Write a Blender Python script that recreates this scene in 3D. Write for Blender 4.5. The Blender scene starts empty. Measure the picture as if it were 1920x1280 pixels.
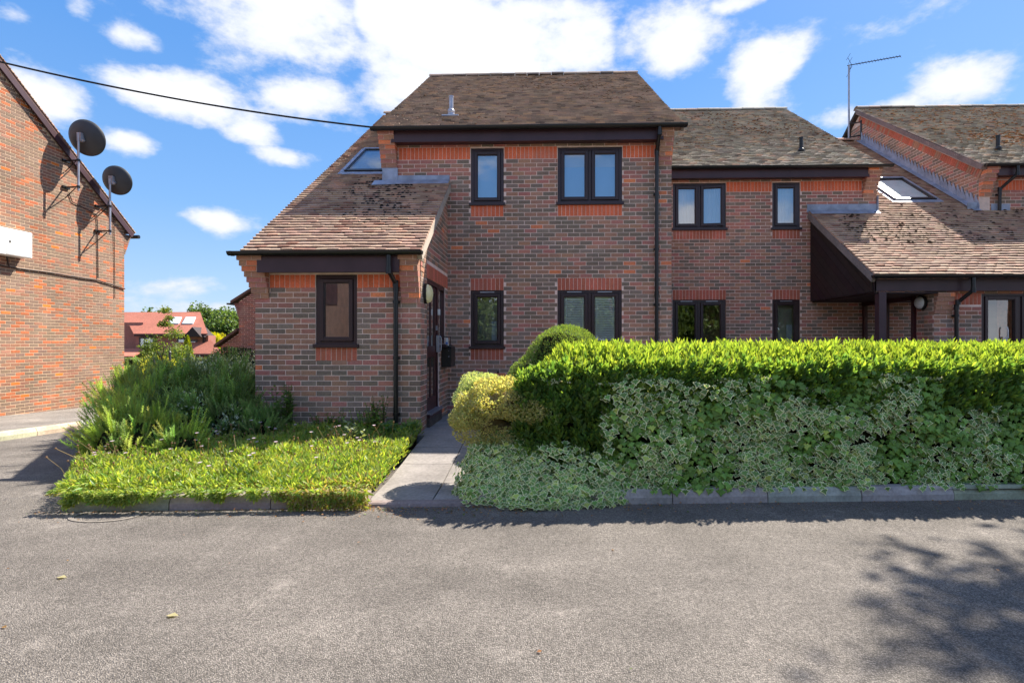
import bpy, math, random
import numpy as np
from mathutils import Vector, Matrix

random.seed(7); rng = np.random.default_rng(7)
SC = bpy.context.scene
COL = SC.collection

# ------------------------------------------------------------------ camera
cd = bpy.data.cameras.new('camera'); cam = bpy.data.objects.new('camera', cd); COL.objects.link(cam)
cam.location = (0, 0, 1.52); cam.rotation_euler = (math.pi/2, 0, 0.03)
cd.sensor_width = 36; cd.lens = 18.75; cd.shift_x = -31/1920; cd.shift_y = 2/1920
cd.clip_start = 0.05; cd.clip_end = 1500
SC.camera = cam

# ------------------------------------------------------------------ sun, sky, exposure
SUN = Vector((0.61, 0.55, 1.0)).normalized()
EL = math.asin(SUN.z); AZ = math.atan2(SUN.x, SUN.y)
sl = bpy.data.lights.new('sun', 'SUN'); sl.energy = 4.0; sl.angle = math.radians(0.53); sl.color = (1.0, 0.93, 0.82)
so = bpy.data.objects.new('sun', sl); COL.objects.link(so)
so.rotation_euler = SUN.to_track_quat('Z', 'Y').to_euler(); so.location = (30, 27, 50)

W = bpy.data.worlds.new('World'); SC.world = W; W.use_nodes = True
nt = W.node_tree; N = nt.nodes; L = nt.links
for n in list(N): N.remove(n)
def nd(t, **k):
    n = N.new(t)
    for a, v in k.items(): setattr(n, a, v)
    return n
def mth(op, a, b=None, c=None, clamp=False):
    n = nd('ShaderNodeMath', operation=op, use_clamp=clamp)
    for i, v in enumerate((a, b, c)):
        if v is None: continue
        if isinstance(v, (int, float)): n.inputs[i].default_value = v
        else: L.new(v, n.inputs[i])
    return n.outputs[0]
sky = nd('ShaderNodeTexSky', sky_type='NISHITA'); sky.sun_disc = False
sky.sun_elevation = EL; sky.sun_rotation = AZ; sky.altitude = 50; sky.air_density = 1.0; sky.dust_density = 0.6; sky.ozone_density = 3.0
hs = nd('ShaderNodeHueSaturation'); hs.inputs['Saturation'].default_value = 1.12; hs.inputs['Value'].default_value = 1.0; hs.inputs['Hue'].default_value = .505
L.new(sky.outputs[0], hs.inputs['Color'])
tc = nd('ShaderNodeTexCoord'); sx = nd('ShaderNodeSeparateXYZ'); L.new(tc.outputs['Generated'], sx.inputs[0])
az = mth('ARCTAN2', sx.outputs[0], sx.outputs[1]); el = mth('ARCSINE', sx.outputs[2])
cr = nd('ShaderNodeValToRGB'); L.new(mth('MAXIMUM', el, 0.0), cr.inputs[0])
cr.color_ramp.elements[0].position = 0.0; cr.color_ramp.elements[0].color = (.200, .262, .355, 1)
cr.color_ramp.elements[1].position = .75; cr.color_ramp.elements[1].color = (.036, .112, .310, 1)
for p_, c_ in ((.07, (.150, .225, .348, 1)), (.22, (.085, .183, .345, 1)), (.45, (.046, .140, .330, 1))):
    e_ = cr.color_ramp.elements.new(p_); e_.color = c_
skc = nd('ShaderNodeVectorMath', operation='SCALE'); L.new(cr.outputs[0], skc.inputs[0]); skc.inputs['Scale'].default_value = 6.7
skm = nd('ShaderNodeMixRGB'); skm.inputs[0].default_value = .85; L.new(hs.outputs[0], skm.inputs[1]); L.new(skc.outputs[0], skm.inputs[2])
def fbm(scale, detail, off=(0,0,0), stretch=(1,1,1.8), rough=.55, dist=0.0):
    mp = nd('ShaderNodeMapping'); mp.inputs['Scale'].default_value = stretch; mp.inputs['Location'].default_value = off
    L.new(tc.outputs['Generated'], mp.inputs[0])
    t = nd('ShaderNodeTexNoise'); t.inputs['Scale'].default_value = scale; t.inputs['Detail'].default_value = detail
    t.inputs['Roughness'].default_value = rough; t.inputs['Distortion'].default_value = dist
    L.new(mp.outputs[0], t.inputs['Vector']); return t.outputs['Fac']
n1 = fbm(4.2, 10, (1.3, .2, .7), rough=.58); n2 = fbm(13, 9, (4.1, 2.2, 0), rough=.62); nbig = fbm(2.4, 3, (7.7, 1.0, 3.0))
CL = [(250,70,70,26,.6),(600,232,46,14,.55),(700,40,50,50,.9),(1000,20,160,30,1.0),(520,40,200,78,1.05),(610,95,75,48,.8),(410,100,75,30,.6),(345,185,140,40,1.05),(570,185,95,46,1.05),(905,85,235,92,1.25),(770,150,95,60,1.0),(1060,85,110,62,1.0),
 (1250,72,105,52,1.1),(1430,150,72,70,1.1),(1375,10,80,16,.8),(402,412,68,26,1.05),(95,185,90,44,.95),(235,265,58,26,.9),(1790,160,95,46,1.1),(1700,200,90,28,.9),
 (1585,222,70,22,.7),(480,250,66,24,.8),(520,292,66,18,.8),(350,540,110,26,.62),(145,14,34,24,.6),(30,32,44,18,.5),(290,130,50,14,.5),(1300,178,40,12,.5),(380,580,190,26,.5),(1850,190,40,30,.4)]
acc = None
for (px, py, rx, ry, wt) in CL:
    x = (px-991)/1000; u = (642-py)/1000; q = math.sqrt(1+x*x)
    a0 = math.atan(x)-.03; e0 = math.atan(u/q)
    A = mth('MULTIPLY', mth('SUBTRACT', az, a0), 1/(rx/1000/(q*q)))
    B = mth('MULTIPLY', mth('SUBTRACT', el, e0), 1/(ry/1000/q))
    r2 = mth('ADD', mth('MULTIPLY', A, A), mth('MULTIPLY', B, B))
    g = mth('MULTIPLY', mth('EXPONENT', mth('MULTIPLY', r2, -.85)), wt)
    acc = g if acc is None else mth('MAXIMUM', acc, g)
# the same kind of scattered cloud over the rest of the sky dome
outA = mth('MULTIPLY', mth('SUBTRACT', mth('ABSOLUTE', mth('ADD', az, .03)), .82), 5.0, clamp=True)
outB = mth('MULTIPLY', mth('SUBTRACT', el, .60), 6.0, clamp=True)
outw = mth('MAXIMUM', outA, outB)
gen = mth('MULTIPLY', mth('MULTIPLY_ADD', nbig, 2.7, -.97, clamp=True), outw)
acc = mth('MAXIMUM', acc, gen)
dens = mth('ADD', acc, mth('ADD', mth('MULTIPLY', mth('SUBTRACT', n1, .5), 1.9), mth('MULTIPLY', mth('SUBTRACT', n2, .5), 1.25)))
mr = nd('ShaderNodeMapRange', interpolation_type='SMOOTHSTEP'); L.new(dens, mr.inputs[0])
mr.inputs[1].default_value = .26; mr.inputs[2].default_value = .74
core = nd('ShaderNodeMapRange', interpolation_type='SMOOTHSTEP'); L.new(dens, core.inputs[0])
core.inputs[1].default_value = .5; core.inputs[2].default_value = 1.55
cc = nd('ShaderNodeMixRGB'); L.new(core.outputs[0], cc.inputs[0])
cc.inputs[1].default_value = (2.35, 2.5, 2.85, 1); cc.inputs[2].default_value = (4.3, 4.25, 4.2, 1)
mx = nd('ShaderNodeMixRGB'); L.new(mth('MULTIPLY', mr.outputs[0], .97), mx.inputs[0]); L.new(skm.outputs[0], mx.inputs[1]); L.new(cc.outputs[0], mx.inputs[2])
bg = nd('ShaderNodeBackground'); bg.inputs[1].default_value = 0.12; L.new(mx.outputs[0], bg.inputs[0])
wo = nd('ShaderNodeOutputWorld'); L.new(bg.outputs[0], wo.inputs[0])

SC.view_settings.view_transform = 'Standard'; SC.view_settings.look = 'None'
SC.view_settings.gamma = 1; SC.view_settings.use_curve_mapping = False
SC.view_settings.exposure = 1.62
SC.cycles.max_bounces = 8; SC.cycles.diffuse_bounces = 4; SC.cycles.transparent_max_bounces = 12

# ------------------------------------------------------------------ helpers
def srgb(r, g, b):
    f = lambda c: (c/255/12.92) if c/255 <= .04045 else ((c/255+.055)/1.055)**2.4
    return (f(r), f(g), f(b))
def tag(o, label=None, cat=None, group=None, kind=None):
    if label: o['label'] = label
    if cat: o['category'] = cat
    if group: o['group'] = group
    if kind: o['kind'] = kind
    return o
def thing(name, loc, label, cat, group=None):
    o = bpy.data.objects.new(name, None); COL.objects.link(o); o.location = loc; o.empty_display_size = .2
    return tag(o, label, cat, group)
def wloc(o):
    v = Vector((0, 0, 0))
    while o is not None:
        v = v + o.matrix_basis.to_translation() if o.parent is None or o.type == 'EMPTY' else v
        o = o.parent
    return v
def link(me, name, parent=None, origin=None):
    """mesh given in world coordinates; a part keeps the root's origin"""
    o = bpy.data.objects.new(name, me)
    COL.objects.link(o)
    if parent is not None: o.parent = parent
    return o
def rootloc(parent):
    r = parent
    while r is not None and r.parent is not None: r = r.parent
    return np.array(r.location) if r is not None else np.zeros(3)
def np_mesh(name, V, loops, totals, mat, cols=None, smooth=False):
    me = bpy.data.meshes.new(name)
    V = np.asarray(V, dtype=np.float32); loops = np.asarray(loops, dtype=np.int32); totals = np.asarray(totals, dtype=np.int32)
    me.vertices.add(len(V)); me.vertices.foreach_set('co', V.ravel())
    me.loops.add(len(loops)); me.loops.foreach_set('vertex_index', loops)
    me.polygons.add(len(totals)); st = np.concatenate([[0], np.cumsum(totals)[:-1]]).astype(np.int32)
    me.polygons.foreach_set('loop_start', st)
    try: me.polygons.foreach_set('loop_total', totals)
    except Exception: pass
    me.update(calc_edges=True)
    if cols is not None:
        a = me.attributes.new('col', 'FLOAT_COLOR', 'FACE')
        c = np.ones((len(totals), 4), dtype=np.float32); c[:, :3] = cols; a.data.foreach_set('color', c.ravel())
    me.polygons.foreach_set('use_smooth', np.full(len(totals), bool(smooth)))
    me.materials.append(mat)
    return me

class MB:
    def __init__(s): s.V = []; s.F = []; s.C = []
    def add(s, V, F, c=(.5, .5, .5)):
        b = len(s.V); s.V += [tuple(v) for v in V]
        for f in F: s.F.append([b+i for i in f]); s.C.append(c)
    BF = [(0,3,2,1),(4,5,6,7),(0,1,5,4),(1,2,6,5),(2,3,7,6),(3,0,4,7)]
    def box(s, x0, x1, y0, y1, z0, z1, c=(.5,.5,.5)):
        s.add([(x0,y0,z0),(x1,y0,z0),(x1,y1,z0),(x0,y1,z0),(x0,y0,z1),(x1,y0,z1),(x1,y1,z1),(x0,y1,z1)], s.BF, c)
    def obox(s, M, x0, x1, y0, y1, z0, z1, c=(.5,.5,.5)):
        P = [M @ Vector(p) for p in [(x0,y0,z0),(x1,y0,z0),(x1,y1,z0),(x0,y1,z0),(x0,y0,z1),(x1,y0,z1),(x1,y1,z1),(x0,y1,z1)]]
        s.add(P, s.BF, c)
    def tube(s, P, r, n=8, c=(.5,.5,.5), cap=True):
        P = [Vector(p) for p in P]; rs = r if isinstance(r, (list, tuple)) else [r]*len(P)
        rings = []; up = None
        for i, p in enumerate(P):
            d = (P[min(i+1, len(P)-1)]-P[max(i-1, 0)]).normalized()
            if up is None:
                up = Vector((0,0,1)) if abs(d.z) < .9 else Vector((1,0,0))
            x = d.cross(up).normalized(); y = x.cross(d).normalized(); up = y
            rings.append([p + x*math.cos(2*math.pi*k/n)*rs[i] + y*math.sin(2*math.pi*k/n)*rs[i] for k in range(n)])
        V = [v for R in rings for v in R]; F = []
        for i in range(len(P)-1):
            for k in range(n):
                a = i*n+k; b = i*n+(k+1) % n; F.append((a, b, b+n, a+n))
        if cap: F.append(tuple(range(n-1, -1, -1))); F.append(tuple(range((len(P)-1)*n, len(P)*n)))
        s.add(V, F, c)
    def prism(s, poly, d, c=(.5,.5,.5)):
        """poly: list of 3d points, extruded by vector d"""
        n = len(poly); d = Vector(d); A = [Vector(p) for p in poly]; B = [p+d for p in A]
        F = [tuple(range(n-1, -1, -1)), tuple(range(n, 2*n))] + [(i, (i+1) % n, n+(i+1) % n, n+i) for i in range(n)]
        s.add(A+B, F, c)
    def ball(s, c0, r, seg=10, rings=6, c=(.5,.5,.5), zs=1.0, fn=None):
        V = []; F = []
        for i in range(rings+1):
            th = math.pi*i/rings
            for k in range(seg):
                ph = 2*math.pi*k/seg
                v = Vector((math.sin(th)*math.cos(ph), math.sin(th)*math.sin(ph), math.cos(th)*zs))*1.0
                rr = r*(fn(v) if fn else 1); V.append(Vector(c0)+v*rr)
        for i in range(rings):
            for k in range(seg):
                a = i*seg+k; b = i*seg+(k+1) % seg; F.append((a, a+seg, b+seg, b))
        s.add(V, F, c)
    def build(s, name, mat, parent=None, kind=None, smooth=False, bevel=0, origin=None):
        off = rootloc(parent) if parent is not None else (np.array(origin) if origin is not None else np.zeros(3))
        V = np.array([tuple(v) for v in s.V], dtype=np.float64).reshape(-1, 3)-off
        me = np_mesh(name, V, [i for f in s.F for i in f], [len(f) for f in s.F], mat, np.array(s.C), smooth)
        o = link(me, name, parent)
        if parent is None and origin is not None: o.location = origin
        if kind: o['kind'] = kind
        if bevel:
            m = o.modifiers.new('bevel', 'BEVEL'); m.width = bevel; m.segments = 2; m.limit_method = 'ANGLE'
        return o

# prototypes: verts, faces, slot per face (0 = instance colour, 1 = second colour)
class Proto:
    def __init__(s, name, V, F, slots=None):
        s.name = name; s.V = np.array(V, dtype=np.float64); s.F = F
        s.loops = np.array([i for f in F for i in f]); s.tot = np.array([len(f) for f in F])
        s.slots = np.array(slots if slots is not None else [0]*len(F)); s.cache = {}
class Batch:
    def __init__(s, proto, palette, second=(.6,.62,.5)):
        s.p = proto; s.pal = np.array(palette); s.sec = np.array(second); s.M = []; s.k = []; s.tag = []
    def add(s, M, k):
        M = np.asarray(M, dtype=np.float64)
        if M.ndim == 2: M = M[None]; k = [k]
        s.M.append(M); s.k.append(np.asarray(k, dtype=int))
    def build(s, name, mat, parent, singles=0, single_mask=None, smooth=False, stuff_name=None, joined_kind='stuff'):
        if not s.M: return
        M = np.concatenate(s.M); k = np.concatenate(s.k); off = rootloc(parent)
        ctr = M[:, :3, 3] + M[:, :3, :3] @ np.array(s.p.V.mean(0))
        use = np.zeros(len(M), bool)
        if singles:
            d = ctr-np.array([0, 0, 1.52]); dy = d[:, 1]*math.cos(.03)-d[:, 0]*math.sin(.03); dx = d[:, 0]*math.cos(.03)+d[:, 1]*math.sin(.03)
            px = 991+1000*dx/np.maximum(dy, .1); py = 642-1000*d[:, 2]/np.maximum(dy, .1)
            vis = (px > 5) & (px < 1915) & (py > 5) & (py < 1275) & (dy > .5)
            if single_mask is not None: vis &= single_mask(ctr, px, py)
            sc = np.where(vis, np.linalg.norm(d, axis=1)/np.cbrt(np.abs(np.linalg.det(M[:, :3, :3]))+1e-12)**.0, 1e9)
            idx = np.argsort(sc, kind='stable')[:singles]; idx = idx[sc[idx] < 1e8]; use[idx] = True
            Mo = M.copy(); Mo[:, :3, 3] -= off
            for i in idx:
                kk = int(k[i])
                if kk not in s.p.cache or s.p.cache[kk][1] is not mat:
                    cols = np.where(s.p.slots[:, None] == 0, s.pal[kk][None], s.sec[None])
                    s.p.cache[kk] = (np_mesh(name, s.p.V, s.p.loops, s.p.tot, mat, cols, smooth), mat)
                o = bpy.data.objects.new(name, s.p.cache[kk][0]); COL.objects.link(o)
                o.parent = parent; o.matrix_basis = Matrix(Mo[i].tolist())
        M = M[~use]; k = k[~use]
        if len(M):
            n = len(M); nv = len(s.p.V)
            V = np.einsum('nij,vj->nvi', M[:, :3, :3], s.p.V)+M[:, None, :3, 3]-off
            loops = (s.p.loops[None]+(np.arange(n)*nv)[:, None]).ravel(); tot = np.tile(s.p.tot, n)
            cols = np.where(s.p.slots[None, :, None] == 0, s.pal[k][:, None, :], s.sec[None, None]).reshape(-1, 3)
            me = np_mesh(stuff_name or name, V.reshape(-1, 3), loops, tot, mat, cols, smooth)
            o = link(me, stuff_name or name, parent)
            if parent is None: pass
            if joined_kind: o['kind'] = joined_kind
            return o
def frames(pos, ydir, nrm, sx, sy=None, sz=None):
    y = ydir/np.linalg.norm(ydir, axis=1, keepdims=True)
    z = nrm-(nrm*y).sum(1, keepdims=True)*y; z /= (np.linalg.norm(z, axis=1, keepdims=True)+1e-9)
    x = np.cross(y, z); M = np.zeros((len(pos), 4, 4)); M[:, 3, 3] = 1
    sy = sx if sy is None else sy; sz = sx if sz is None else sz
    M[:, :3, 0] = x*np.reshape(sx, (-1, 1)); M[:, :3, 1] = y*np.reshape(sy, (-1, 1)); M[:, :3, 2] = z*np.reshape(sz, (-1, 1)); M[:, :3, 3] = pos
    return M
def rnd(n, a=-1, b=1): return rng.uniform(a, b, n)
def rdir(n): v = rng.normal(size=(n, 3)); return v/np.linalg.norm(v, axis=1, keepdims=True)

# ------------------------------------------------------------------ materials
def newmat(name):
    m = bpy.data.materials.new(name); m.use_nodes = True; t = m.node_tree; b = t.nodes['Principled BSDF']; return m, t, b
def tnoise(t, scale, detail=4, rough=.55, coord='Position', vec=None, stretch=None):
    if vec is None:
        g = t.nodes.new('ShaderNodeNewGeometry'); vec = g.outputs['Position']
    if stretch:
        mp = t.nodes.new('ShaderNodeMapping'); mp.inputs['Scale'].default_value = stretch; t.links.new(vec, mp.inputs[0]); vec = mp.outputs[0]
    n = t.nodes.new('ShaderNodeTexNoise'); n.inputs['Scale'].default_value = scale; n.inputs['Detail'].default_value = detail
    n.inputs['Roughness'].default_value = rough; t.links.new(vec, n.inputs['Vector']); return n.outputs['Fac']
def tmap(t, v, a, b, c=0., d=1.):
    m = t.nodes.new('ShaderNodeMapRange'); t.links.new(v, m.inputs[0])
    for i, x in enumerate((a, b, c, d)): m.inputs[i+1].default_value = x
    return m.outputs[0]
def tmul(t, col, fac):
    m = t.nodes.new('ShaderNodeVectorMath'); m.operation = 'SCALE'; t.links.new(col, m.inputs[0]); t.links.new(fac, m.inputs['Scale']); return m.outputs[0]
def tmix(t, fac, a, b):
    m = t.nodes.new('ShaderNodeMixRGB')
    if isinstance(fac, float): m.inputs[0].default_value = fac
    else: t.links.new(fac, m.inputs[0])
    for i, x in ((1, a), (2, b)):
        if isinstance(x, tuple): m.inputs[i].default_value = (*x, 1)
        else: t.links.new(x, m.inputs[i])
    return m.outputs[0]
def tbump(t, b, h, strength, dist):
    n = t.nodes.new('ShaderNodeBump'); n.inputs['Strength'].default_value = strength; n.inputs['Distance'].default_value = dist
    t.links.new(h, n.inputs['Height']); t.links.new(n.outputs[0], b.inputs['Normal'])
def colmat(name, rough=.85, spec=.3, var=(30, .25), var2=(2, .25), bump=(120, .4, .004), stain=None):
    m, t, b = newmat(name)
    a = t.nodes.new('ShaderNodeAttribute'); a.attribute_name = 'col'; c = a.outputs['Color']
    c = tmul(t, c, tmap(t, tnoise(t, var[0], 5), .25, .75, 1-var[1], 1+var[1]))
    c = tmul(t, c, tmap(t, tnoise(t, var2[0], 4), .3, .7, 1-var2[1], 1+var2[1]))
    if stain:   # (scale, threshold low, high, colour, amount)
        f = tmap(t, tnoise(t, stain[0], 6, .65), stain[1], stain[2], 0, stain[4]); c = tmix(t, f, c, stain[3])
    t.links.new(c, b.inputs['Base Color']); b.inputs['Roughness'].default_value = rough; b.inputs['Specular IOR Level'].default_value = spec
    if bump: tbump(t, b, tnoise(t, bump[0], 5), bump[1], bump[2])
    return m
def flat(name, col, rough=.5, spec=.5, metal=0, var=(15, .12), bump=None):
    m, t, b = newmat(name)
    f = tmap(t, tnoise(t, var[0], 4), .3, .7, 1-var[1], 1+var[1])
    rgb = t.nodes.new('ShaderNodeRGB'); rgb.outputs[0].default_value = (*col, 1)
    t.links.new(tmul(t, rgb.outputs[0], f), b.inputs['Base Color'])
    b.inputs['Roughness'].default_value = rough; b.inputs['Specular IOR Level'].default_value = spec; b.inputs['Metallic'].default_value = metal
    if bump: tbump(t, b, tnoise(t, bump[0], 4), bump[1], bump[2])
    return m
def leafmat(name, trans=.45, rough=.45, var=.2, bright=1.0):
    m, t, b = newmat(name)
    a = t.nodes.new('ShaderNodeAttribute'); a.attribute_name = 'col'
    c = tmul(t, a.outputs['Color'], tmap(t, tnoise(t, 5, 3), .3, .7, (1-var)*bright, (1+var)*bright))
    t.links.new(c, b.inputs['Base Color']); b.inputs['Roughness'].default_value = rough; b.inputs['Specular IOR Level'].default_value = .35
    tr = t.nodes.new('ShaderNodeBsdfTranslucent')
    g = t.nodes.new('ShaderNodeMixRGB'); g.blend_type = 'MULTIPLY'; g.inputs[0].default_value = 1; t.links.new(c, g.inputs[1]); g.inputs[2].default_value = (1.9, 1.75, .7, 1)
    t.links.new(g.outputs[0], tr.inputs[0])
    mx = t.nodes.new('ShaderNodeMixShader'); mx.inputs[0].default_value = trans
    t.links.new(b.outputs[0], mx.inputs[1]); t.links.new(tr.outputs[0], mx.inputs[2])
    t.links.new(mx.outputs[0], t.nodes['Material Output'].inputs[0]); return m

M_brick = colmat('brick', .9, .2, (45, .22), (1.2, .16), (160, .5, .003), stain=(1.7, .56, .74, (.42,.36,.32), .30))
M_brickL = colmat('brick_orange_stock', .9, .2, (40, .2), (.9, .16), (160, .4, .003), stain=(1.3, .55, .74, (.30,.23,.18), .30))
M_mortar = flat('mortar', (.80, .60, .51), .95, .1, var=(6, .2), bump=(200, .4, .002))
M_mortarL = flat('mortar_pale', (.66, .49, .34), .95, .1, var=(4, .15), bump=(200, .4, .002))
M_tile = colmat('roof_tile', .88, .25, (60, .15), (1.4, .14), (90, .5, .004), stain=(9, .58, .68, (.24,.22,.17), .28))
M_tileR = colmat('roof_tile_red', .88, .25, (60, .14), (1.6, .14), (90, .5, .004), stain=(7, .62, .72, (.09,.075,.06), .4))
M_moss = colmat('moss', 1, .05, (80, .5), (8, .3), (150, .6, .01))
M_frame = flat('window_frame_brown', srgb(52, 33, 36), .38, .5, var=(3, .15))
M_fascia = flat('fascia_brown', srgb(66, 44, 50), .45, .45, var=(2.5, .2))
M_black = flat('black_plastic', srgb(26, 26, 27), .35, .5, var=(4, .2))
M_lead = flat('lead', srgb(150, 158, 176), .5, .5, metal=.15, var=(5, .3), bump=(9, .5, .02))
M_white = flat('white_paint', srgb(226, 224, 220), .45, .4, var=(5, .09))
M_steel = flat('galvanised_steel', srgb(170, 170, 178), .35, .5, metal=.6, var=(10, .15))
M_dish = flat('dish_grey', srgb(62, 64, 68), .5, .4, var=(4, .1))
M_soffit = flat('soffit_brown', srgb(48, 32, 34), .6, .3)
M_clad = colmat('cladding_brown', .6, .35, (12, .25), (2, .2), (40, .3, .003))
M_door = flat('door_brown', srgb(66, 30, 34), .35, .5, var=(3, .12))
M_lampg = flat('lamp_diffuser', srgb(236, 226, 176), .3, .5, var=(4, .05))
M_conc = colmat('concrete', .92, .2, (35, .22), (3, .2), (180, .5, .003), stain=(26, .62, .68, (.5,.5,.47), .7))
M_kerb = colmat('kerb_concrete', .92, .2, (35, .22), (3, .2), (180, .5, .003), stain=(30, .64, .69, (.42,.42,.40), .6))
M_pave = colmat('paving', .92, .2, (30, .22), (2.2, .22), (150, .5, .003), stain=(14, .66, .72, (.45,.44,.40), .5))
M_soil = flat('soil', srgb(70, 56, 44), 1, .05, var=(12, .5), bump=(40, .8, .03))
M_leaf = leafmat('leaf', .42)
M_leafglow = leafmat('leaf_thin', .5)
M_ivy = leafmat('ivy_leaf', .22, .42, .15)
M_needle = leafmat('needle', .3, .6, .2)
M_bark = flat('bark', srgb(88, 74, 60), .95, .1, var=(20, .4), bump=(30, .8, .02))
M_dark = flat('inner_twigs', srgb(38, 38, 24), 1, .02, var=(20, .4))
M_rope = flat('cable_black', srgb(22, 22, 24), .6, .3)
M_room = flat('room_plaster', srgb(120, 116, 108), .9, .1, var=(2, .1))
M_curtain = flat('curtain_gap_pale', srgb(196, 208, 222), .8, .2, var=(3, .08))
M_blindpale = flat('sky_tint_blind', srgb(138, 190, 238), .8, .2, var=(2, .05))  # blind coloured blue to stand in for sky reflected in the upper panes
M_slat = flat('blind_slat', (.85,.87,.88), .5, .4, var=(3, .05))
M_frost = flat('frosted_panel', srgb(160, 160, 142), .6, .3, var=(1.5, .25))
def glass(name, boost=1.0, base=.06):
    m, t, b = newmat(name); t.nodes.remove(b)
    fr = t.nodes.new('ShaderNodeFresnel'); fr.inputs[0].default_value = 1.5
    f = t.nodes.new('ShaderNodeMath'); f.operation = 'MULTIPLY_ADD'; f.use_clamp = True; t.links.new(fr.outputs[0], f.inputs[0]); f.inputs[1].default_value = boost; f.inputs[2].default_value = base
    gl = t.nodes.new('ShaderNodeBsdfGlossy'); gl.inputs['Roughness'].default_value = 0.0; gl.inputs[0].default_value = (.96, .98, 1, 1)
    n = t.nodes.new('ShaderNodeBump'); n.inputs['Strength'].default_value = .03; n.inputs['Distance'].default_value = .01
    t.links.new(tnoise(t, 2.5, 2), n.inputs['Height']); t.links.new(n.outputs[0], gl.inputs['Normal'])
    tr = t.nodes.new('ShaderNodeBsdfTransparent'); tr.inputs[0].default_value = (.94, .96, .95, 1)
    mx = t.nodes.new('ShaderNodeMixShader'); t.links.new(f.outputs[0], mx.inputs[0]); t.links.new(tr.outputs[0], mx.inputs[1]); t.links.new(gl.outputs[0], mx.inputs[2])
    t.links.new(mx.outputs[0], t.nodes['Material Output'].inputs[0]); return m
M_glass = glass('double_glazing', 2.2, .10)
M_sky_glass = glass('coated_glazing', 2.6, .22)

def asphalt(name, c0, c1, dark):
    m, t, b = newmat(name)
    g = t.nodes.new('ShaderNodeNewGeometry'); P = g.outputs['Position']
    v = t.nodes.new('ShaderNodeTexVoronoi'); v.inputs['Scale'].default_value = 130; t.links.new(P, v.inputs['Vector'])
    v2 = t.nodes.new('ShaderNodeTexVoronoi'); v2.inputs['Scale'].default_value = 60; t.links.new(P, v2.inputs['Vector'])
    sp = t.nodes.new('ShaderNodeSeparateXYZ'); t.links.new(v.outputs['Color'], sp.inputs[0])
    sp2 = t.nodes.new('ShaderNodeSeparateXYZ'); t.links.new(v2.outputs['Color'], sp2.inputs[0])
    c = tmix(t, tmap(t, sp.outputs[0], 0, 1), c0, c1)
    gap = tmap(t, v.outputs['Distance'], .35, .66, 1.0, .45); c = tmul(t, c, gap)
    c = tmul(t, c, tmap(t, sp2.outputs[1], 0, 1, .82, 1.18))
    c = tmul(t, c, tmap(t, tnoise(t, 1.3, 6, .6, vec=P), .3, .7, .80, 1.20))
    c = tmul(t, c, tmap(t, tnoise(t, .35, 3, .5, vec=P), .3, .7, .90, 1.10))
    c = tmul(t, c, tmap(t, tnoise(t, .8, 5, .62, vec=P, stretch=(.35, 1.6, 1)), .36, .66, .86, 1.10))
    c = tmix(t, tmap(t, tnoise(t, 2.6, 7, .68, vec=P), .60, .72, 0, .35), c, tuple(v*1.35 for v in c1))
    c = tmix(t, tmap(t, tnoise(t, 3.4, 6, .7, vec=P), .62, .74, 0, .40), c, dark)
    st = tmap(t, tnoise(t, 22, 4, .7, vec=P), .70, .76, 0, .6); c = tmix(t, st, c, dark)
    t.links.new(c, b.inputs['Base Color']); b.inputs['Roughness'].default_value = .9; b.inputs['Specular IOR Level'].default_value = .25
    ad = t.nodes.new('ShaderNodeMath'); ad.operation = 'ADD'; t.links.new(tmap(t, v.outputs['Distance'], .1, .6, 1, 0), ad.inputs[0]); t.links.new(tnoise(t, 60, 4, vec=P), ad.inputs[1])
    tbump(t, b, ad.outputs[0], .9, .006); return m
M_road = asphalt('asphalt', (.165, .146, .128), (.31, .275, .243), (.085, .077, .07))
M_path = asphalt('pavement_asphalt', (.30, .27, .24), (.42, .38, .34), (.16, .15, .14))

# ------------------------------------------------------------------ ground
def sm(t): t = min(1, max(0, t)); return t*t*(3-2*t)
def gz(x, y):
    a = -sm((-x-3)/5)*0.031*min(max(0, y-5), 12)
    return a - 1.75*sm((y-17)/17)
def kY(x): return 4.98+0.073*x          # front of the kerb
xs = sorted(set([-400,-200,-100,-60,-40]+[i for i in range(-32, 33, 1)]+[40,60,100,200,400]))
ys = sorted(set([-200,-100,-60,-40]+[i for i in range(-30, 41, 1)]+[50,70,100,150,300,500]))
V = [(x, y, gz(x, y)) for y in ys for x in xs]; nx = len(xs)
F = [(j*nx+i, j*nx+i+1, (j+1)*nx+i+1, (j+1)*nx+i) for j in range(len(ys)-1) for i in range(nx-1)]
g = MB(); g.add(V, F); o = g.build('road', M_road, smooth=True); o['kind'] = 'structure'
M_field = flat('grass_field', (.06, .09, .02), 1, .05, var=(.6, .3))
g = MB()
xs2 = [-120,-80,-60,-45,-34,-28,-22,-17,-14,-11,-8,-4,0,20,60]; ys2 = [17.5,20,23,26,30,34,38,45,60,90,140,250]
V = [(x, y, gz(x, y)+.02+(0.012*(y-40) if y > 40 else 0)) for y in ys2 for x in xs2]; nx = len(xs2)
F = [(j*nx+i, j*nx+i+1, (j+1)*nx+i+1, (j+1)*nx+i) for j in range(len(ys2)-1) for i in range(nx-1)]
g.add(V, F); o = g.build('grass_ground', M_field, smooth=True); o['kind'] = 'structure'

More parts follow.
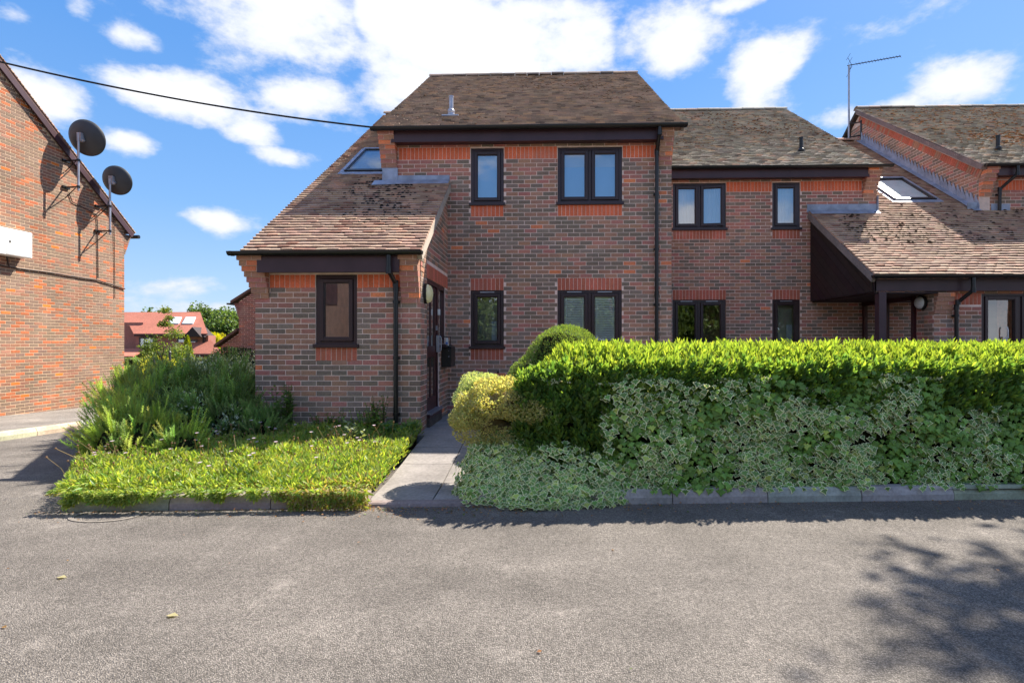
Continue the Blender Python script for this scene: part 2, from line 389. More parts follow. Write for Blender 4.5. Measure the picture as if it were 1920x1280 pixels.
# garden bed on the left, behind its kerb (soil sheet)
bedL = [(-1.66,kY(-1.66)+.13),(-4.25,kY(-4.25)+.13),(-4.55,kY(-4.5)+.35),(-4.9,5.5),(-6.0,6.9),(-6.9,8.4),(-7.4,10.5),(-7.8,14.5),(-7.6,17.2),(-4.2,17.2),(-4.2,7.61),(-1.78,7.61)]
def bedz(x, y): return .09+.14*sm((y-5)/2.5)+gz(x, y)*.8
g = MB(); g.add([(x, y, bedz(x, y)) for x, y in bedL], [tuple(range(len(bedL)-1, -1, -1))])
o = g.build('flower_bed_soil', M_soil); o['kind'] = 'structure'
# bed under the hedge
g = MB(); g.add([(-.55,kY(-.55)+.13,.10),(16,kY(10)+.13,.10),(16,8.4,.12),(-.35,8.4,.2)], [(0,1,2,3)])
o = g.build('hedge_bed_soil', M_soil); o['kind'] = 'structure'
g = MB(); g.box(-.3, 16, 8.4, 12.02, -.2, .2, (.22,.2,.18)); o = g.build('rear_pavement', M_pave); o['kind'] = 'structure'

# kerbs: each kerb unit its own object under one kerb
def kerb(name, pts, z0, h, w, label_kind, colr, unit=.915, jitter=.004):
    root = thing(name, (pts[0][0], pts[0][1], z0), None, None); root['kind'] = 'structure'
    P = [Vector(p) for p in pts]; segs = []
    d = 0
    for i in range(len(P)-1):
        a, b = P[i], P[i+1]; l = (b-a).length; n = max(1, round(l/unit)); segs += [(a.lerp(b, k/n), a.lerp(b, (k+1)/n)) for k in range(n)]
    for a, b in segs:
        u = (b-a).normalized(); nn = Vector((-u.y, u.x, 0)); l = (b-a).length-.006
        j = random.uniform(-jitter, jitter)
        M = Matrix.Translation((a.x, a.y, 0)) @ Matrix(((u.x, nn.x, 0, 0), (u.y, nn.y, 0, 0), (0, 0, 1, 0), (0, 0, 0, 1)))
        prof = [(-.0, -.3), (-.0, h-.07), (.028, h-.012), (.045, h), (w, h), (w, -.3)]
        mb = MB(); V = []
        for x in (0.003, l):
            for (y, z) in prof: V.append(M @ Vector((x, y+j, z+j+a.z+(b.z-a.z)*x/(l+.006))))
        n = len(prof); c = tuple(k*random.uniform(.88, 1.12) for k in colr)
        mb.add(V, [tuple(range(n)), tuple(range(2*n-1, n-1, -1))]+[(i, n+i, n+(i+1) % n, (i+1) % n) for i in range(n)], c)
        mb.build('kerb_stone', M_kerb, root)
    return root
# left bed kerb: along the road then round the corner
kerb('kerb', [(-4.28, kY(-4.28), 0), (-3.4, kY(-3.4), 0), (-2.5, kY(-2.5), 0), (-1.62, kY(-1.62), 0)], 0, .13, .14, '', (.30,.265,.235))
kerb('kerb', [(-6.0, 6.9, -.03), (-5.45, 6.2, -.02), (-4.9, 5.5, -.01), (-4.52, 5.0, 0), (-4.28, kY(-4.28), 0)], 0, .13, .14, '', (.30,.265,.235))
kerb('kerb', [(-.62, kY(-.62), 0), (14.02, kY(14.02), 0)], 0, .13, .14, '', (.36,.33,.29))
# dropped kerb at the path
kerb('kerb', [(-1.615, kY(-1.615)-.01, 0), (-.625, kY(-.625)-.01, 0)], 0, .035, .12, '', (.22,.2,.18))
# path to the door, slab by slab
root = thing('garden_path', (-1.2, 6, .1), None, None); root['kind'] = 'structure'
def pz(y): return .03+.21*sm((y-5.0)/2.6)
rows = [5.02+.0, 5.55, 6.15, 6.75, 7.35, 7.95, 8.55, 9.15, 9.74]
for r in range(len(rows)-1):
    y0, y1 = rows[r], rows[r+1]
    cols_ = [-1.66, -1.06, -.34] if r < 4 else [-1.775, -1.2, -.6, .0]
    if r in (0, 2): cols_[1] -= .0
    for cidx in range(len(cols_)-1):
        x0, x1 = cols_[cidx], cols_[cidx+1]; c = .25*random.uniform(.88, 1.12)
        mb = MB(); e = .005; j = random.uniform(-.003, .003); yy0 = y0 if r else kY(x0)+.115; yy0b = y0 if r else kY(x1)+.115
        mb.add([(x0+e, yy0+e, -.1), (x1-e, yy0b+e, -.1), (x1-e, y1-e, -.1), (x0+e, y1-e, -.1), (x0+e, yy0+e, pz(y0)+j), (x1-e, yy0b+e, pz(y0)+j), (x1-e, y1-e, pz(y1)+j), (x0+e, y1-e, pz(y1)+j)], MB.BF, (c*1.05, c*.95, c*.88))
        mb.build('paving_slab', M_pave, root)
# pavement beside the left building with its pale kerb
g = MB()
V = []; ysp = [2, 5, 8, 9, 10, 11, 12, 14, 16, 18]
for y in ysp:
    gg = gz(-9.1, y); V += [(-9.118, y, gg+.142), (-13.5, y, gg+.03)]
g.add(V, [(2*i, 2*i+1+2-2+0, 2*i+3, 2*i+2) if False else (2*i+1, 2*i, 2*i+2, 2*i+3) for i in range(len(ysp)-1)])
o = g.build('pavement', M_path); o['kind'] = 'structure'
kerb('kerb', [(-9.1+.13, 16.5, gz(-9.1, 16.5)), (-9.1+.13, 12.0, gz(-9.1, 12)), (-9.1+.13, 9.2, gz(-9.1, 9.2)), (-9.1+.13, 5.5, gz(-9.1, 5.5))][::-1] if False else
     [(-9.0, 5.5, gz(-9, 5.5)), (-9.0, 9.2, gz(-9, 9.2)), (-9.0, 12.8, gz(-9, 12.8)), (-9.0, 16.5, gz(-9, 16.5))], 0, .145, .12, '', (.44,.38,.31))
# narrow sunken joint line: manhole-like patch near the bed kerb
g = MB(); n = 20
g.add([(-3.85+.30*f*math.cos(2*math.pi*k/n), 4.56+.17*f*math.sin(2*math.pi*k/n), .006) for f in (1, .84) for k in range(n)], [(k, (k+1) % n, n+(k+1) % n, n+k) for k in range(n)], (.21,.185,.16))
o = g.build('repair_patch', M_conc); o['kind'] = 'structure'

# ------------------------------------------------------------------ brickwork
def brick_proto():
    a, b, d = .022, .07, .25
    V = [(0,0,0),(1,0,0),(1,0,1),(0,0,1),(0,-.72,0),(1,-.72,0),(1,-.72,1),(0,-.72,1),(a,-1,b),(1-a,-1,b),(1-a,-1,1-b),(a,-1,1-b)]
    F = [(0,1,5,4),(1,2,6,5),(2,3,7,6),(3,0,4,7),(4,5,9,8),(5,6,10,9),(6,7,11,10),(7,4,8,11),(8,9,10,11)]
    return Proto('brick', V, F)
def cube_proto(nm):
    return Proto(nm, [(0,0,0),(1,0,0),(1,1,0),(0,1,0),(0,0,1),(1,0,1),(1,1,1),(0,1,1)], MB.BF)
def jit(c, a, n, sat=0):
    out = []
    for i in range(n):
        f = random.uniform(1-a, 1+a); out.append(tuple(max(.004, v*f*random.uniform(1-sat, 1+sat)) for v in c))
    return out
# palettes (0-11 dark, 12-19 purple brown, 20-25 red, 26-29 orange, 30-35 soldier red, 36-41 soldier orange)
PAL_D = jit(srgb(84,76,78), .16, 12, .04)+jit(srgb(108,84,80), .14, 8, .05)+jit(srgb(138,88,76), .14, 6, .05)+jit(srgb(176,100,68), .12, 4, .05)+jit(srgb(150,84,66), .12, 6, .04)+jit(srgb(204,104,72), .10, 6, .03)
W_D = np.array([3.0]*12+[3.0]*8+[1.5]*6+[.22]*4); W_D = W_D/W_D.sum()
PAL_L = jit(srgb(142,118,100), .12, 12, .04)+jit(srgb(160,116,92), .12, 8, .05)+jit(srgb(186,110,74), .12, 6, .05)+jit(srgb(222,124,54), .1, 4, .05)+jit(srgb(178,108,78), .12, 6, .04)+jit(srgb(216,138,92), .08, 6, .03)
W_L = np.array([3]*12+[2.6]*8+[2.2]*6+[.8]*4); W_L = W_L/W_L.sum()
def bright(P, f): return [tuple(min(.85, v*f) for v in c) for c in P]
PAL_D = [(c[0]*1.12, c[1]*1.0, c[2]*.72) for c in PAL_D[:20]]+[(c[0]*.92, c[1]*1.0, c[2]*1.05) for c in PAL_D[20:30]]+PAL_D[30:]; PAL_D = bright(PAL_D[:20], 2.6)+bright(PAL_D[20:30], 2.0)+bright(PAL_D[30:36], 1.75)+bright(PAL_D[36:], 1.35)
W_L = np.array([3]*12+[2.6]*8+[1.6]*6+[.30]*4); W_L = W_L/W_L.sum(); PAL_L = [(c[0]*.84, c[1]*.84, c[2]*.88) for c in PAL_L]
def kpick(w, warm=0.):
    if random.random() < warm: return random.randint(20, 25)
    return int(rng.choice(30, p=w))

class Wall:
    """rectangular or raked wall. O = origin (x,y), u = direction, n = outward normal."""
    def __init__(s, O, u, n, Wd, z0, z1, openings=(), soldiers=(), top=None, ww=W_D, thick=.24, phase=0., warmf=None, proud=.0045):
        s.O = Vector((O[0], O[1], 0)); s.u = Vector((u[0], u[1], 0)); s.n = Vector((n[0], n[1], 0)); s.W = Wd; s.z0 = z0; s.z1 = z1
        s.op = list(openings); s.sol = list(soldiers); s.top = top; s.ww = ww; s.t = thick; s.ph = phase; s.warm = warmf; s.proud = proud; s.tol = .02
    def mat(s, u, z, w, h, pr=None):
        pr = s.proud if pr is None else pr
        M = np.eye(4); M[:3, 0] = np.array(s.u)*w; M[:3, 1] = -np.array(s.n)*pr; M[:3, 2] = (0, 0, h)
        p = s.O+s.u*u; M[:3, 3] = (p.x, p.y, z); return M
    def bricks(s, batch):
        Ms = []; ks = []
        k0 = int(math.floor(s.z0/.075+.5)); k1 = int(math.ceil(s.z1/.075))
        for r in range(k0, k1):
            z = r*.075; zz = z+.065
            if zz > s.z1+.03: continue
            bl = [(a, b) for (a, b, c, d) in s.op if z < d-.02 and zz > c+.02]+[(a, b) for (a, b, c, h, k) in s.sol if z < c+h-.02 and zz > c+.02]
            bl.sort(); free = []; cur = 0.
            for a, b in bl:
                if a > cur+.02: free.append((cur, a))
                cur = max(cur, b)
            if cur < s.W-.02: free.append((cur, s.W))
            g0 = s.ph+(r % 2)*.1125
            for a, b in free:
                i = math.floor((a-g0)/.225)
                while g0+i*.225 < b:
                    x0 = g0+i*.225; x1 = x0+.213; i += 1
                    x0 = max(x0, a); x1 = min(x1, b-(0 if b < s.W else 0))
                    if b-x1 < .02: x1 = b-(.004 if b < s.W else 0)
                    if x1-x0 < .035: continue
                    if s.top:
                        tz = s.top((x0+x1)/2)
                        if zz > tz+s.tol: continue
                    e = .0008
                    w = s.warm((x0+x1)/2, z) if s.warm else 0
                    Ms.append(s.mat(x0, z+random.uniform(-e, e), x1-x0, .0635, s.proud*random.uniform(.7, 1.25))); ks.append(kpick(s.ww, w))
        for (a, b, c, h, kind) in s.sol:
            n = max(1, round((b-a)/.075)); st = (b-a)/n
            for i in range(n):
                k = random.randint(30, 35) if kind == 'r' else random.randint(36, 41)
                Ms.append(s.mat(a+i*st+.004, c, st-.009, h-.008, s.proud*random.uniform(.7, 1.2))); ks.append(k)
        if Ms: batch.add(np.array(Ms), ks)
    def backing(s, mb, c=(.5,.5,.5)):
        M = Matrix(((s.u.x, -s.n.x, 0, s.O.x), (s.u.y, -s.n.y, 0, s.O.y), (0, 0, 1, 0), (0, 0, 0, 1)))
        if s.top:
            n = 14; P = [(0, s.z0)]+[(s.W, s.z0)]+[(s.W*(1-i/n), s.top(s.W*(1-i/n))) for i in range(n+1)]
            mb.prism([M @ Vector((u, 0, z)) for u, z in P], (M.to_3x3() @ Vector((0, s.t, 0))), c); return
        us = sorted(set([0, s.W]+[v for o in s.op for v in o[:2]])); zs = sorted(set([s.z0, s.z1]+[v for o in s.op for v in o[2:4]]))
        us = [v for v in us if 0 <= v <= s.W]; zs = [v for v in zs if s.z0 <= v <= s.z1]
        for i in range(len(us)-1):
            z_run = None
            for j in range(len(zs)-1):
                um = (us[i]+us[i+1])/2; zm = (zs[j]+zs[j+1])/2
                solid = not any(a < um < b and c_ < zm < d for a, b, c_, d in s.op)
                if solid and z_run is None: z_run = zs[j]
                if z_run is not None and (not solid or j == len(zs)-2):
                    mb.obox(M, us[i], us[i+1], 0, s.t, z_run, zs[j] if not solid else zs[j+1], c); z_run = None

# ------------------------------------------------------------------ tiled roofs
def tile_proto():
    # x 0..1, y up the slope 0..1 (gauge), z thickness; the lower edge stands proud
    V = [(0,0,0),(1,0,0),(1,1.15,0),(0,1.15,0),(0,0,1),(.5,0,1.03),(1,0,1),(1,1.15,.25),(.5,1.15,.28),(0,1.15,.25)]
    F = [(0,1,6,5,4),(4,5,8,9),(5,6,7,8),(1,2,7,6),(3,0,4,9)]
    return Proto('roof_tile', V, F)
PAL_T = jit(srgb(134,118,106), .10, 14, .03)+jit(srgb(118,104,94), .10, 10, .04)+jit(srgb(140,118,102), .12, 6, .05)+jit(srgb(98,86,78), .15, 5, .04)
PAL_TG = jit(srgb(146,138,126), .10, 14, .03)+jit(srgb(128,120,110), .10, 10, .03)+jit(srgb(158,136,118), .12, 6, .05)+jit(srgb(112,100,90), .15, 5, .04)
PAL_TR = jit(srgb(174,148,128), .08, 14, .03)+jit(srgb(156,128,112), .09, 10, .04)+jit(srgb(184,150,128), .1, 6, .04)+jit(srgb(140,108,92), .12, 5, .04)
PAL_T = bright(PAL_T, 1.75); PAL_TG = bright(PAL_TG, 1.6); PAL_TR = bright(PAL_TR, 1.08)
class Roof:
    def __init__(s, x0, x1, Y0, z0, slope, L):
        s.x0 = x0; s.x1 = x1; s.Y0 = Y0; s.z0 = z0; s.m = slope; s.L = L; a = math.atan(slope)
        s.v = Vector((0, math.cos(a), math.sin(a))); s.nn = Vector((0, -math.sin(a), math.cos(a)))
    def P(s, x, v, h=0): return Vector((x, s.Y0, s.z0))+s.v*v+s.nn*h
    def tiles(s, batch, clip=None, gauge=.1, tw=.165, proud=.040):
        Ms = []; ks = []; n = int(s.L/gauge)
        V = np.array(s.v); Nn = np.array(s.nn)
        for r in range(n):
            x = s.x0-(0 if r % 2 else tw/2); vv = r*gauge
            wav = .004*math.sin(r*1.7)
            while x < s.x1-.01:
                a = max(x, s.x0); b = min(x+tw-.002, s.x1); x += tw
                if b-a < .03: continue
                if clip and clip((a+b)/2, vv+.05): continue
                sag = .006*math.sin(a*1.3+vv*.9)
                M = np.eye(4); M[:3, 0] = (b-a, 0, 0); M[:3, 1] = V*gauge; M[:3, 2] = Nn*(proud*random.uniform(.88, 1.12))
                tw_ = random.uniform(-.012, .012); M[1:3, 0] = V[1:]*tw_*(b-a)/.16
                M[:3, 3] = np.array(s.P(a, vv+random.uniform(-.005, .005), .004+sag)); Ms.append(M)
                t = random.random(); ks.append(random.randint(0, 13) if t < .5 else random.randint(14, 23) if t < .8 else random.randint(24, 29) if t < .93 else random.randint(30, 34))
        batch.add(np.array(Ms), ks)
    def deck(s, mb, x0=None, x1=None, v0=0, v1=None, th=.12, c=(.34,.25,.21)):
        x0 = s.x0 if x0 is None else x0; x1 = s.x1 if x1 is None else x1; v1 = s.L if v1 is None else v1
        P = [s.P(x0, v0, 0), s.P(x1, v0, 0), s.P(x1, v1, 0), s.P(x0, v1, 0)]
        mb.prism([p-s.nn*th for p in P], s.nn*(th-.004), c)
def ridge(root, roof_obj, x0, x1, Y, z, mat, pal, r=.115):
    n = round((x1-x0)/.33); st = (x1-x0)/n
    for i in range(n):
        mb = MB(); a = x0+i*st; j = random.uniform(-.006, .006); seg = 8
        V = []
        for x in (a, a+st-.008):
            for rr in (r, r-.018):
                for k in range(seg+1):
                    t = math.pi*k/seg; V.append((x, Y-math.cos(t)*rr*1.1, z+math.sin(t)*rr*.8+j-.03))
        m = seg+1
        F = [(k, k+1, 2*m+k+1, 2*m+k) for k in range(seg)]+[(m+k+1, m+k, 3*m+k, 3*m+k+1) for k in range(seg)]
        F += [(k+1, k, m+k, m+k+1) for k in range(seg)]+[(2*m+k, 2*m+k+1, 3*m+k+1, 3*m+k) for k in range(seg)]
        mb.add(V, F, random.choice(pal)); mb.build('ridge_tile', mat, roof_obj)
def moss_on(parent, roof, n, xr, vr, size=(.012, .04), pal=None, clusters=6):
    V0 = [(math.cos(t)*1, math.sin(t)*1, 0) for t in np.linspace(0, 2*math.pi, 7)[:-1]]+[(math.cos(t+.4)*.65, math.sin(t+.4)*.65, .55) for t in np.linspace(0, 2*math.pi, 7)[:-1]]+[(0, 0, .75)]
    F0 = [(i, (i+1) % 6, 6+(i+1) % 6, 6+i) for i in range(6)]+[(6+i, 6+(i+1) % 6, 12) for i in range(6)]
    b = Batch(Proto('moss', V0, F0), pal or jit(srgb(96,72,52), .3, 8, .1))
    cl = [(random.uniform(*xr), random.uniform(*vr)) for _ in range(clusters)]
    Ms = []; ks = []
    for i in range(n):
        if random.random() < .5:
            c = random.choice(cl); x = random.gauss(c[0], .35); v = random.gauss(c[1], .35)
        else: x = random.uniform(*xr); v = random.uniform(*vr)
        if not (roof.x0 < x < roof.x1 and 0.05 < v < roof.L-.05 and xr[0] <= x <= xr[1] and vr[0] <= v <= vr[1]): continue
        v = round(v/.1)*.1-.015; s = random.uniform(*size)
        M = np.eye(4); a = random.uniform(0, 6.28)
        X = np.array((1, 0, 0)); Vv = np.array(roof.v); Nn = np.array(roof.nn)
        M[:3, 0] = (X*math.cos(a)+Vv*math.sin(a))*s*random.uniform(.8, 1.6); M[:3, 1] = (-X*math.sin(a)+Vv*math.cos(a))*s; M[:3, 2] = Nn*s*random.uniform(.7, 1.3)
        M[:3, 3] = np.array(roof.P(x, v, .018)); Ms.append(M); ks.append(random.randint(0, 7))
    b.add(np.array(Ms), ks); b.build('moss', M_moss, parent, smooth=True)

def gutter(root, x0, x1, Y, z, r=.058):
    """half-round gutter along X, its rim at height z, centre line at Y"""
    mb = MB(); seg = 10; V = []
    for x in (x0, x1):
        for rr in (r, r-.006):
            for k in range(seg+1):
                t = math.pi*k/seg; V.append((x, Y-math.cos(t)*rr, z-math.sin(t)*rr))
    m = seg+1
    F = [(k+1, k, 2*m+k, 2*m+k+1) for k in range(seg)]+[(m+k, m+k+1, 3*m+k+1, 3*m+k) for k in range(seg)]
    F += [(0, m, 3*m, 2*m), (m+seg, seg, 2*m+seg, 3*m+seg)]
    F += [tuple(range(0, m)), tuple(range(3*m-1, 2*m-1, -1))]
    mb.add(V, F)
    n = max(1, int((x1-x0)/1.9))
    for i in range(n+1):
        x = x0+.04+(x1-x0-.1)*i/n
        V = []
        for xx in (x, x+.035):
            for k in range(seg+1):
                t = math.pi*k/seg; V.append((xx, Y-math.cos(t)*(r+.006), z-math.sin(t)*(r+.006)))
        mb.add(V, [(k+1, k, m+k, m+k+1) for k in range(seg)]+[tuple(range(m)), tuple(range(2*m-1, m-1, -1))])
    return mb.build('gutter', M_black, root)
def downpipe(root, pts, r=.034, clips=()):
    mb = MB(); P = [Vector(p) for p in pts]
    mb.tube(P, r, 12)
    for p in P[1:-1]: mb.tube([p+Vector((0,0,.045)), p-Vector((0,0,.045))], r+.007, 12)
    for (x, y, z) in clips:
        mb.tube([(x, y, z+.02), (x, y, z-.02)], r+.008, 12); mb.box(x-.05, x+.05, y+.02, y+.055, z-.018, z+.018)
    return mb.build('downpipe', M_black, root, smooth=False)

# ------------------------------------------------------------------ windows
def window(root, x0, x1, z0, z1, Y, lights=1, content=None, sill=True, open_r=False, fw=.06, glass_m=None, vents=True):
    """frame set just behind the brick face, facing -Y"""
    F = MB(); yf = Y+.012; yb = Y+.085
    F.box(x0, x0+fw, yf, yb, z0, z1); F.box(x1-fw, x1, yf, yb, z0, z1)
    F.box(x0+fw, x1-fw, yf, yb, z1-fw, z1); F.box(x0+fw, x1-fw, yf, yb, z0, z0+fw)
    step = (x1-x0-2*fw)/lights
    for i in range(1, lights):
        xm = x0+fw+step*i; F.box(xm-.03, xm+.03, yf+.001, yb-.001, z0+fw, z1-fw)
    w = F.build('window', M_frame, root, bevel=.006)
    for i in range(lights):
        a = x0+fw+step*i+(.03 if i else 0); b = x0+fw+step*(i+1)-(.03 if i < lights-1 else 0); c = z0+fw; d = z1-fw; s = .055; e = .004
        S = MB(); op = open_r and i == lights-1
        ys, ye = (Y-.006, Y+.055)
        S.box(a+e, a+s, ys, ye, c+e, d-e); S.box(b-s, b-e, ys, ye, c+e, d-e); S.box(a+s, b-s, ys, ye, d-s, d-e); S.box(a+s, b-s, ys, ye, c+e, c+s)
        t = .012
        S.box(a+s, a+s+t, ys+.012, ye, c+s, d-s); S.box(b-s-t, b-s, ys+.012, ye, c+s, d-s); S.box(a+s+t, b-s-t, ys+.012, ye, d-s-t, d-s); S.box(a+s+t, b-s-t, ys+.012, ye, c+s, c+s+t)
        so_ = S.build('casement', M_frame, w, bevel=.005)
        G = MB(); G.add([(a+s+.002, Y+.03, c+s+.002), (b-s-.002, Y+.03, c+s+.002), (b-s-.002, Y+.03, d-s-.002), (a+s+.002, Y+.03, d-s-.002)], [(0, 1, 2, 3)])
        go = G.build('pane', glass_m or M_glass, w)
        if op:
            off = rootloc(root); ang = math.radians(-7); R = Matrix.Translation(Vector((a, Y, 0))-Vector(off)) @ Matrix.Rotation(ang, 4, 'Z') @ Matrix.Translation(-(Vector((a, Y, 0))-Vector(off)))
            so_.matrix_basis = R; go.matrix_basis = R
        if vents:
            T = MB(); T.box((a+b)/2-.13 if b-a > .3 else a+.06, (a+b)/2+.13 if b-a > .3 else b-.06, Y-.004, Y+.02, z1-fw*.72, z1-fw*.45)
            T.build('trickle_vent', M_steel if z1 < 3 else M_frame, w)
        ia, ib, ic, id_ = a+s-.01, b-s+.01, c+s-.01, d-s+.01
        yb2 = Y+.13
        if content == 'blue':
            B = MB(); zt = id_-.0; B.box(ia-.05, ib+.05, yb2, yb2+.004, ic-.05, id_-.22 if lights == 2 else id_+.03)
            B.build('sky_tint_blind', M_blindpale, w)
            if lights == 2:
                B = MB(); B.box(ia-.05, ib+.05, yb2+.01, yb2+.015, id_-.219, id_+.03); B.build('curtain_gap_pale', M_curtain, w)  # added pale strip imitates the brighter gap above the blind
        elif content == 'curtain':
            B = MB(); n = 26; V = []
            for k in range(n+1):
                xx = ia-.04+(ib-ia+.08)*k/n; yy = yb2+.03+.018*math.sin(k*1.9+i)+.01*math.sin(k*.7); V += [(xx, yy, ic-.05), (xx+.004*math.sin(k), yy, id_+.04)]
            B.add(V, [(2*k, 2*k+2, 2*k+3, 2*k+1) for k in range(n)]); B.build('curtain', M_curtain, w, smooth=True)
        elif content == 'blind':
            B = MB(); zz = ic; 
            while zz < id_:
                MM = Matrix.Translation((0, Y+.048, zz)) @ Matrix.Rotation(math.radians(66), 4, 'X'); B.obox(MM, ia-.03, ib+.03, -.019, .019, -.0015, .0015); zz += .043
            for xx in (ia+.05, ib-.06): B.box(xx, xx+.018, Y+.034, Y+.037, ic, id_)
            B.build('slatted_blind', M_slat, w)
        elif content == 'frost':
            B = MB(); B.box(ia-.05, ib+.05, yb2+.04, yb2+.05, ic-.1, id_+.1); B.build('inner_screen', M_frost, w)
            B = MB(); B.box(ib-.13, ib-.0, yb2+.01, yb2+.02, ic-.02, ic+.38); B.build('inner_shelf', M_curtain, w)
        elif content == 'half':
            B = MB(); B.box(ib-.30, ib-.05, yb2+.2, yb2+.21, ic-.1, id_+.1); B.build('curtain', M_room, w)
        elif content == 'room':
            B = MB(); B.box(ia-.3, ib+.3, yb2+.9, yb2+.92, ic-.4, id_+.4); B.build('room_wall', M_room, w)
    if sill:
        S = MB(); S.box(x0-.03, x1+.03, Y-.045, Y+.01, z0-.03, z0+.022); S.build('sill', M_frame, w, bevel=.006)
    return w

CUBE = cube_proto('kneeler_brick')
def kneeler(batch, x0, x1, Y, ztop, n, reach, outx=0.0):
    mort.append([])
    """brick courses stepping forward under the eaves"""
    for i in range(n):
        p = reach*(1-i/n)**1.2; z = ztop-(i+1)*.075; ox = outx*(1-i/n)
        a, b = (x0-ox if outx > 0 else x0), (x1-ox if outx < 0 else x1)
        wtot = b-a; cut = .10 if i % 2 else .21
        for (q0, q1) in ((a, min(a+cut, b)), (min(a+cut, b)+.01, b)):
            if q1-q0 < .02: continue
            M = np.eye(4); M[0, 0] = q1-q0; M[1, 1] = p+.02; M[2, 2] = .066; M[:3, 3] = (q0, Y-p-.008, z); batch.add(M, random.randint(12, 27))
        M = np.eye(4); M[0, 0] = b-a-.006; M[1, 1] = p+.02; M[2, 2] = .074; M[:3, 3] = (a+.003, Y-p-.003, z-.003)
        mort[-1].append(M)
def fascia(root, x0, x1, Y, z0, z1, reach=.22):
    mb = MB(); mb.box(x0, x1, Y-reach, Y-reach+.025, z0, z1); mb.box(x0+.002, x1-.002, Y-reach+.026, Y-.002, z0+.02, z0+.035)
    return mb.build('fascia', M_fascia, root, bevel=.003)

BR = brick_proto(); TL = tile_proto()

# =================================================================== HOUSE 1 (centre)
H1 = thing('terraced_house', (-.9, 9.74, .2), 'central brick house with projecting wing under a long sloping roof and brown entrance door', 'house')
bD = Batch(BR, PAL_D); bK = Batch(CUBE, PAL_D); mort = []
wallmb = MB()
Y1 = 9.74; X0 = -2.95; X1 = 2.30
def ux(x): return x-X0
warm1 = lambda u, z: (.55 if z > 4.55 and u < 1.7 else .28 if z > 4.4 else 0)
ops = [(ux(-1.35), ux(-.745), 4.05, 5.075), (ux(.24), ux(1.41), 4.05, 5.075), (ux(-1.355), ux(-.745), 1.43, 2.475), (ux(.235), ux(1.405), 1.43, 2.475)]
sol = [(ux(-1.35), ux(-.75), 3.825, .225, 'o'), (ux(.24), ux(1.41), 3.825, .225, 'o'), (ux(-1.355), ux(-.745), 2.475, .225, 'r'), (ux(.235), ux(1.405), 2.475, .225, 'r'), (ux(-1.355), ux(-.745), 1.2, .225, 'r'), (ux(.235), ux(1.405), 1.2, .225, 'r'),
       (ux(-2.68), ux(-1.36), 4.875, .225, 'o'), (ux(-.735), ux(.23), 4.875, .225, 'o'), (ux(1.42), ux(2.06), 4.875, .225, 'o')]
w = Wall((X0, Y1), (1, 0), (0, -1), X1-X0, -.15, 5.32, ops, sol, warmf=warm1); w.bricks(bD); w.backing(wallmb)
w = Wall((X1, Y1+.25), (0, 1), (1, 0), 2.3, -.15, 5.32); w.bricks(bD); w.backing(wallmb)
# wing (front extension)
YE = 7.61; XE0 = -4.19; XE1 = -1.78
we = lambda x: x-XE0
opE = [(we(-3.304), we(-2.70), 1.475, 2.5)]
solE = [(we(-3.304), we(-2.70), 1.25, .225, 'r'), (we(-3.98), we(-3.31), 2.305, .2, 'o'), (we(-2.695), we(-1.99), 2.305, .2, 'o')]
w = Wall((XE0, YE), (1, 0), (0, -1), XE1-XE0, -.2, 2.76, opE, solE, warmf=lambda u, z: .12 if z > 1.6 else 0); w.bricks(bD); w.backing(wallmb)
topS = lambda u: 2.75+.71*(YE+u-7.4)-.03
w = Wall((XE1, YE+.24), (0, 1), (1, 0), Y1-YE-.24, -.15, 2.5, [(8.02-YE-.24, 8.93-YE-.24, .40, 2.5), (8.93-YE-.24, 9.5-YE-.24, 1.5, 2.5)], []); w.bricks(bD); w.backing(wallmb)
bw = Wall((XE1, YE), (0, 1), (1, 0), .24, -.15, 2.5); bw.bricks(bD)
w = Wall((XE1, YE), (0, 1), (1, 0), Y1-YE, 2.5, 4.5, [], [(8.0-YE, Y1-YE, 2.5, .225, 'r')], top=topS)
w.bricks(bD); w.backing(wallmb)
w = Wall((XE0, 14.0), (0, -1), (-1, 0), 14.0-YE-.24, -.5, 7.6, top=lambda u: 2.75+.71*(14.0-u-7.4)-.05); w.bricks(bD); w.backing(wallmb)
# gable wall above the catslide (faces -X)
w = Wall((X0, 14.0), (0, -1), (-1, 0), 14.0-Y1-.25, 4.3, 8.6, top=lambda u: 5.3+.69*(14.0-u-9.5)-.06); w.bricks(bD); w.backing(wallmb)
wallmb.box(XE0+.01, X1, 18.6, 18.85, -.5, 5.3); wallmb.box(X1-.24, X1, 12.35, 18.6, -.3, 5.3); wallmb.box(XE0, XE0+.24, 14.0, 18.6, -.6, 5.3)
# floors inside so the rooms are rooms
wallmb.box(X0+.3, X1-.3, Y1+.3, 18.5, 2.75, 2.9); wallmb.box(XE0+.3, X1-.3, YE+.3, 18.5, -.05, .22)
kneeler(bK, -3.0, -2.71, Y1, 5.33, 8, .25); kneeler(bK, 2.06, 2.30, Y1, 5.33, 8, .25, 0)
kneeler(bK, -4.19, -3.985, YE, 2.76, 8, .22, .15); kneeler(bK, -2.05, -1.785, YE, 2.76, 9, .22)
bK.build('kneeler_brick', M_brick, None) if False else None
wall1 = wallmb.build('wall', M_mortar, H1)
def mortar_cores(wall):
    for ml in mort:
        mb = MB()
        for M in ml: mb.obox(Matrix(M.tolist()), 0, 1, 0, 1, 0, 1)
        mb.build('kneeler_mortar', M_mortar, wall)
    mort.clear()
mortar_cores(wall1)
bK.build('kneeler_brick', M_brick, wall1, singles=80)
bD.build('brick', M_brick, wall1, singles=220, single_mask=lambda c, px, py: (py < 775) & (((c[:, 1] < 7.62) & (px > 482) & (px < 790)) | (np.abs(c[:, 1]-9.74) < .03) & (px > 842) & (px < 1255) & (py < 600)), stuff_name='brickwork')
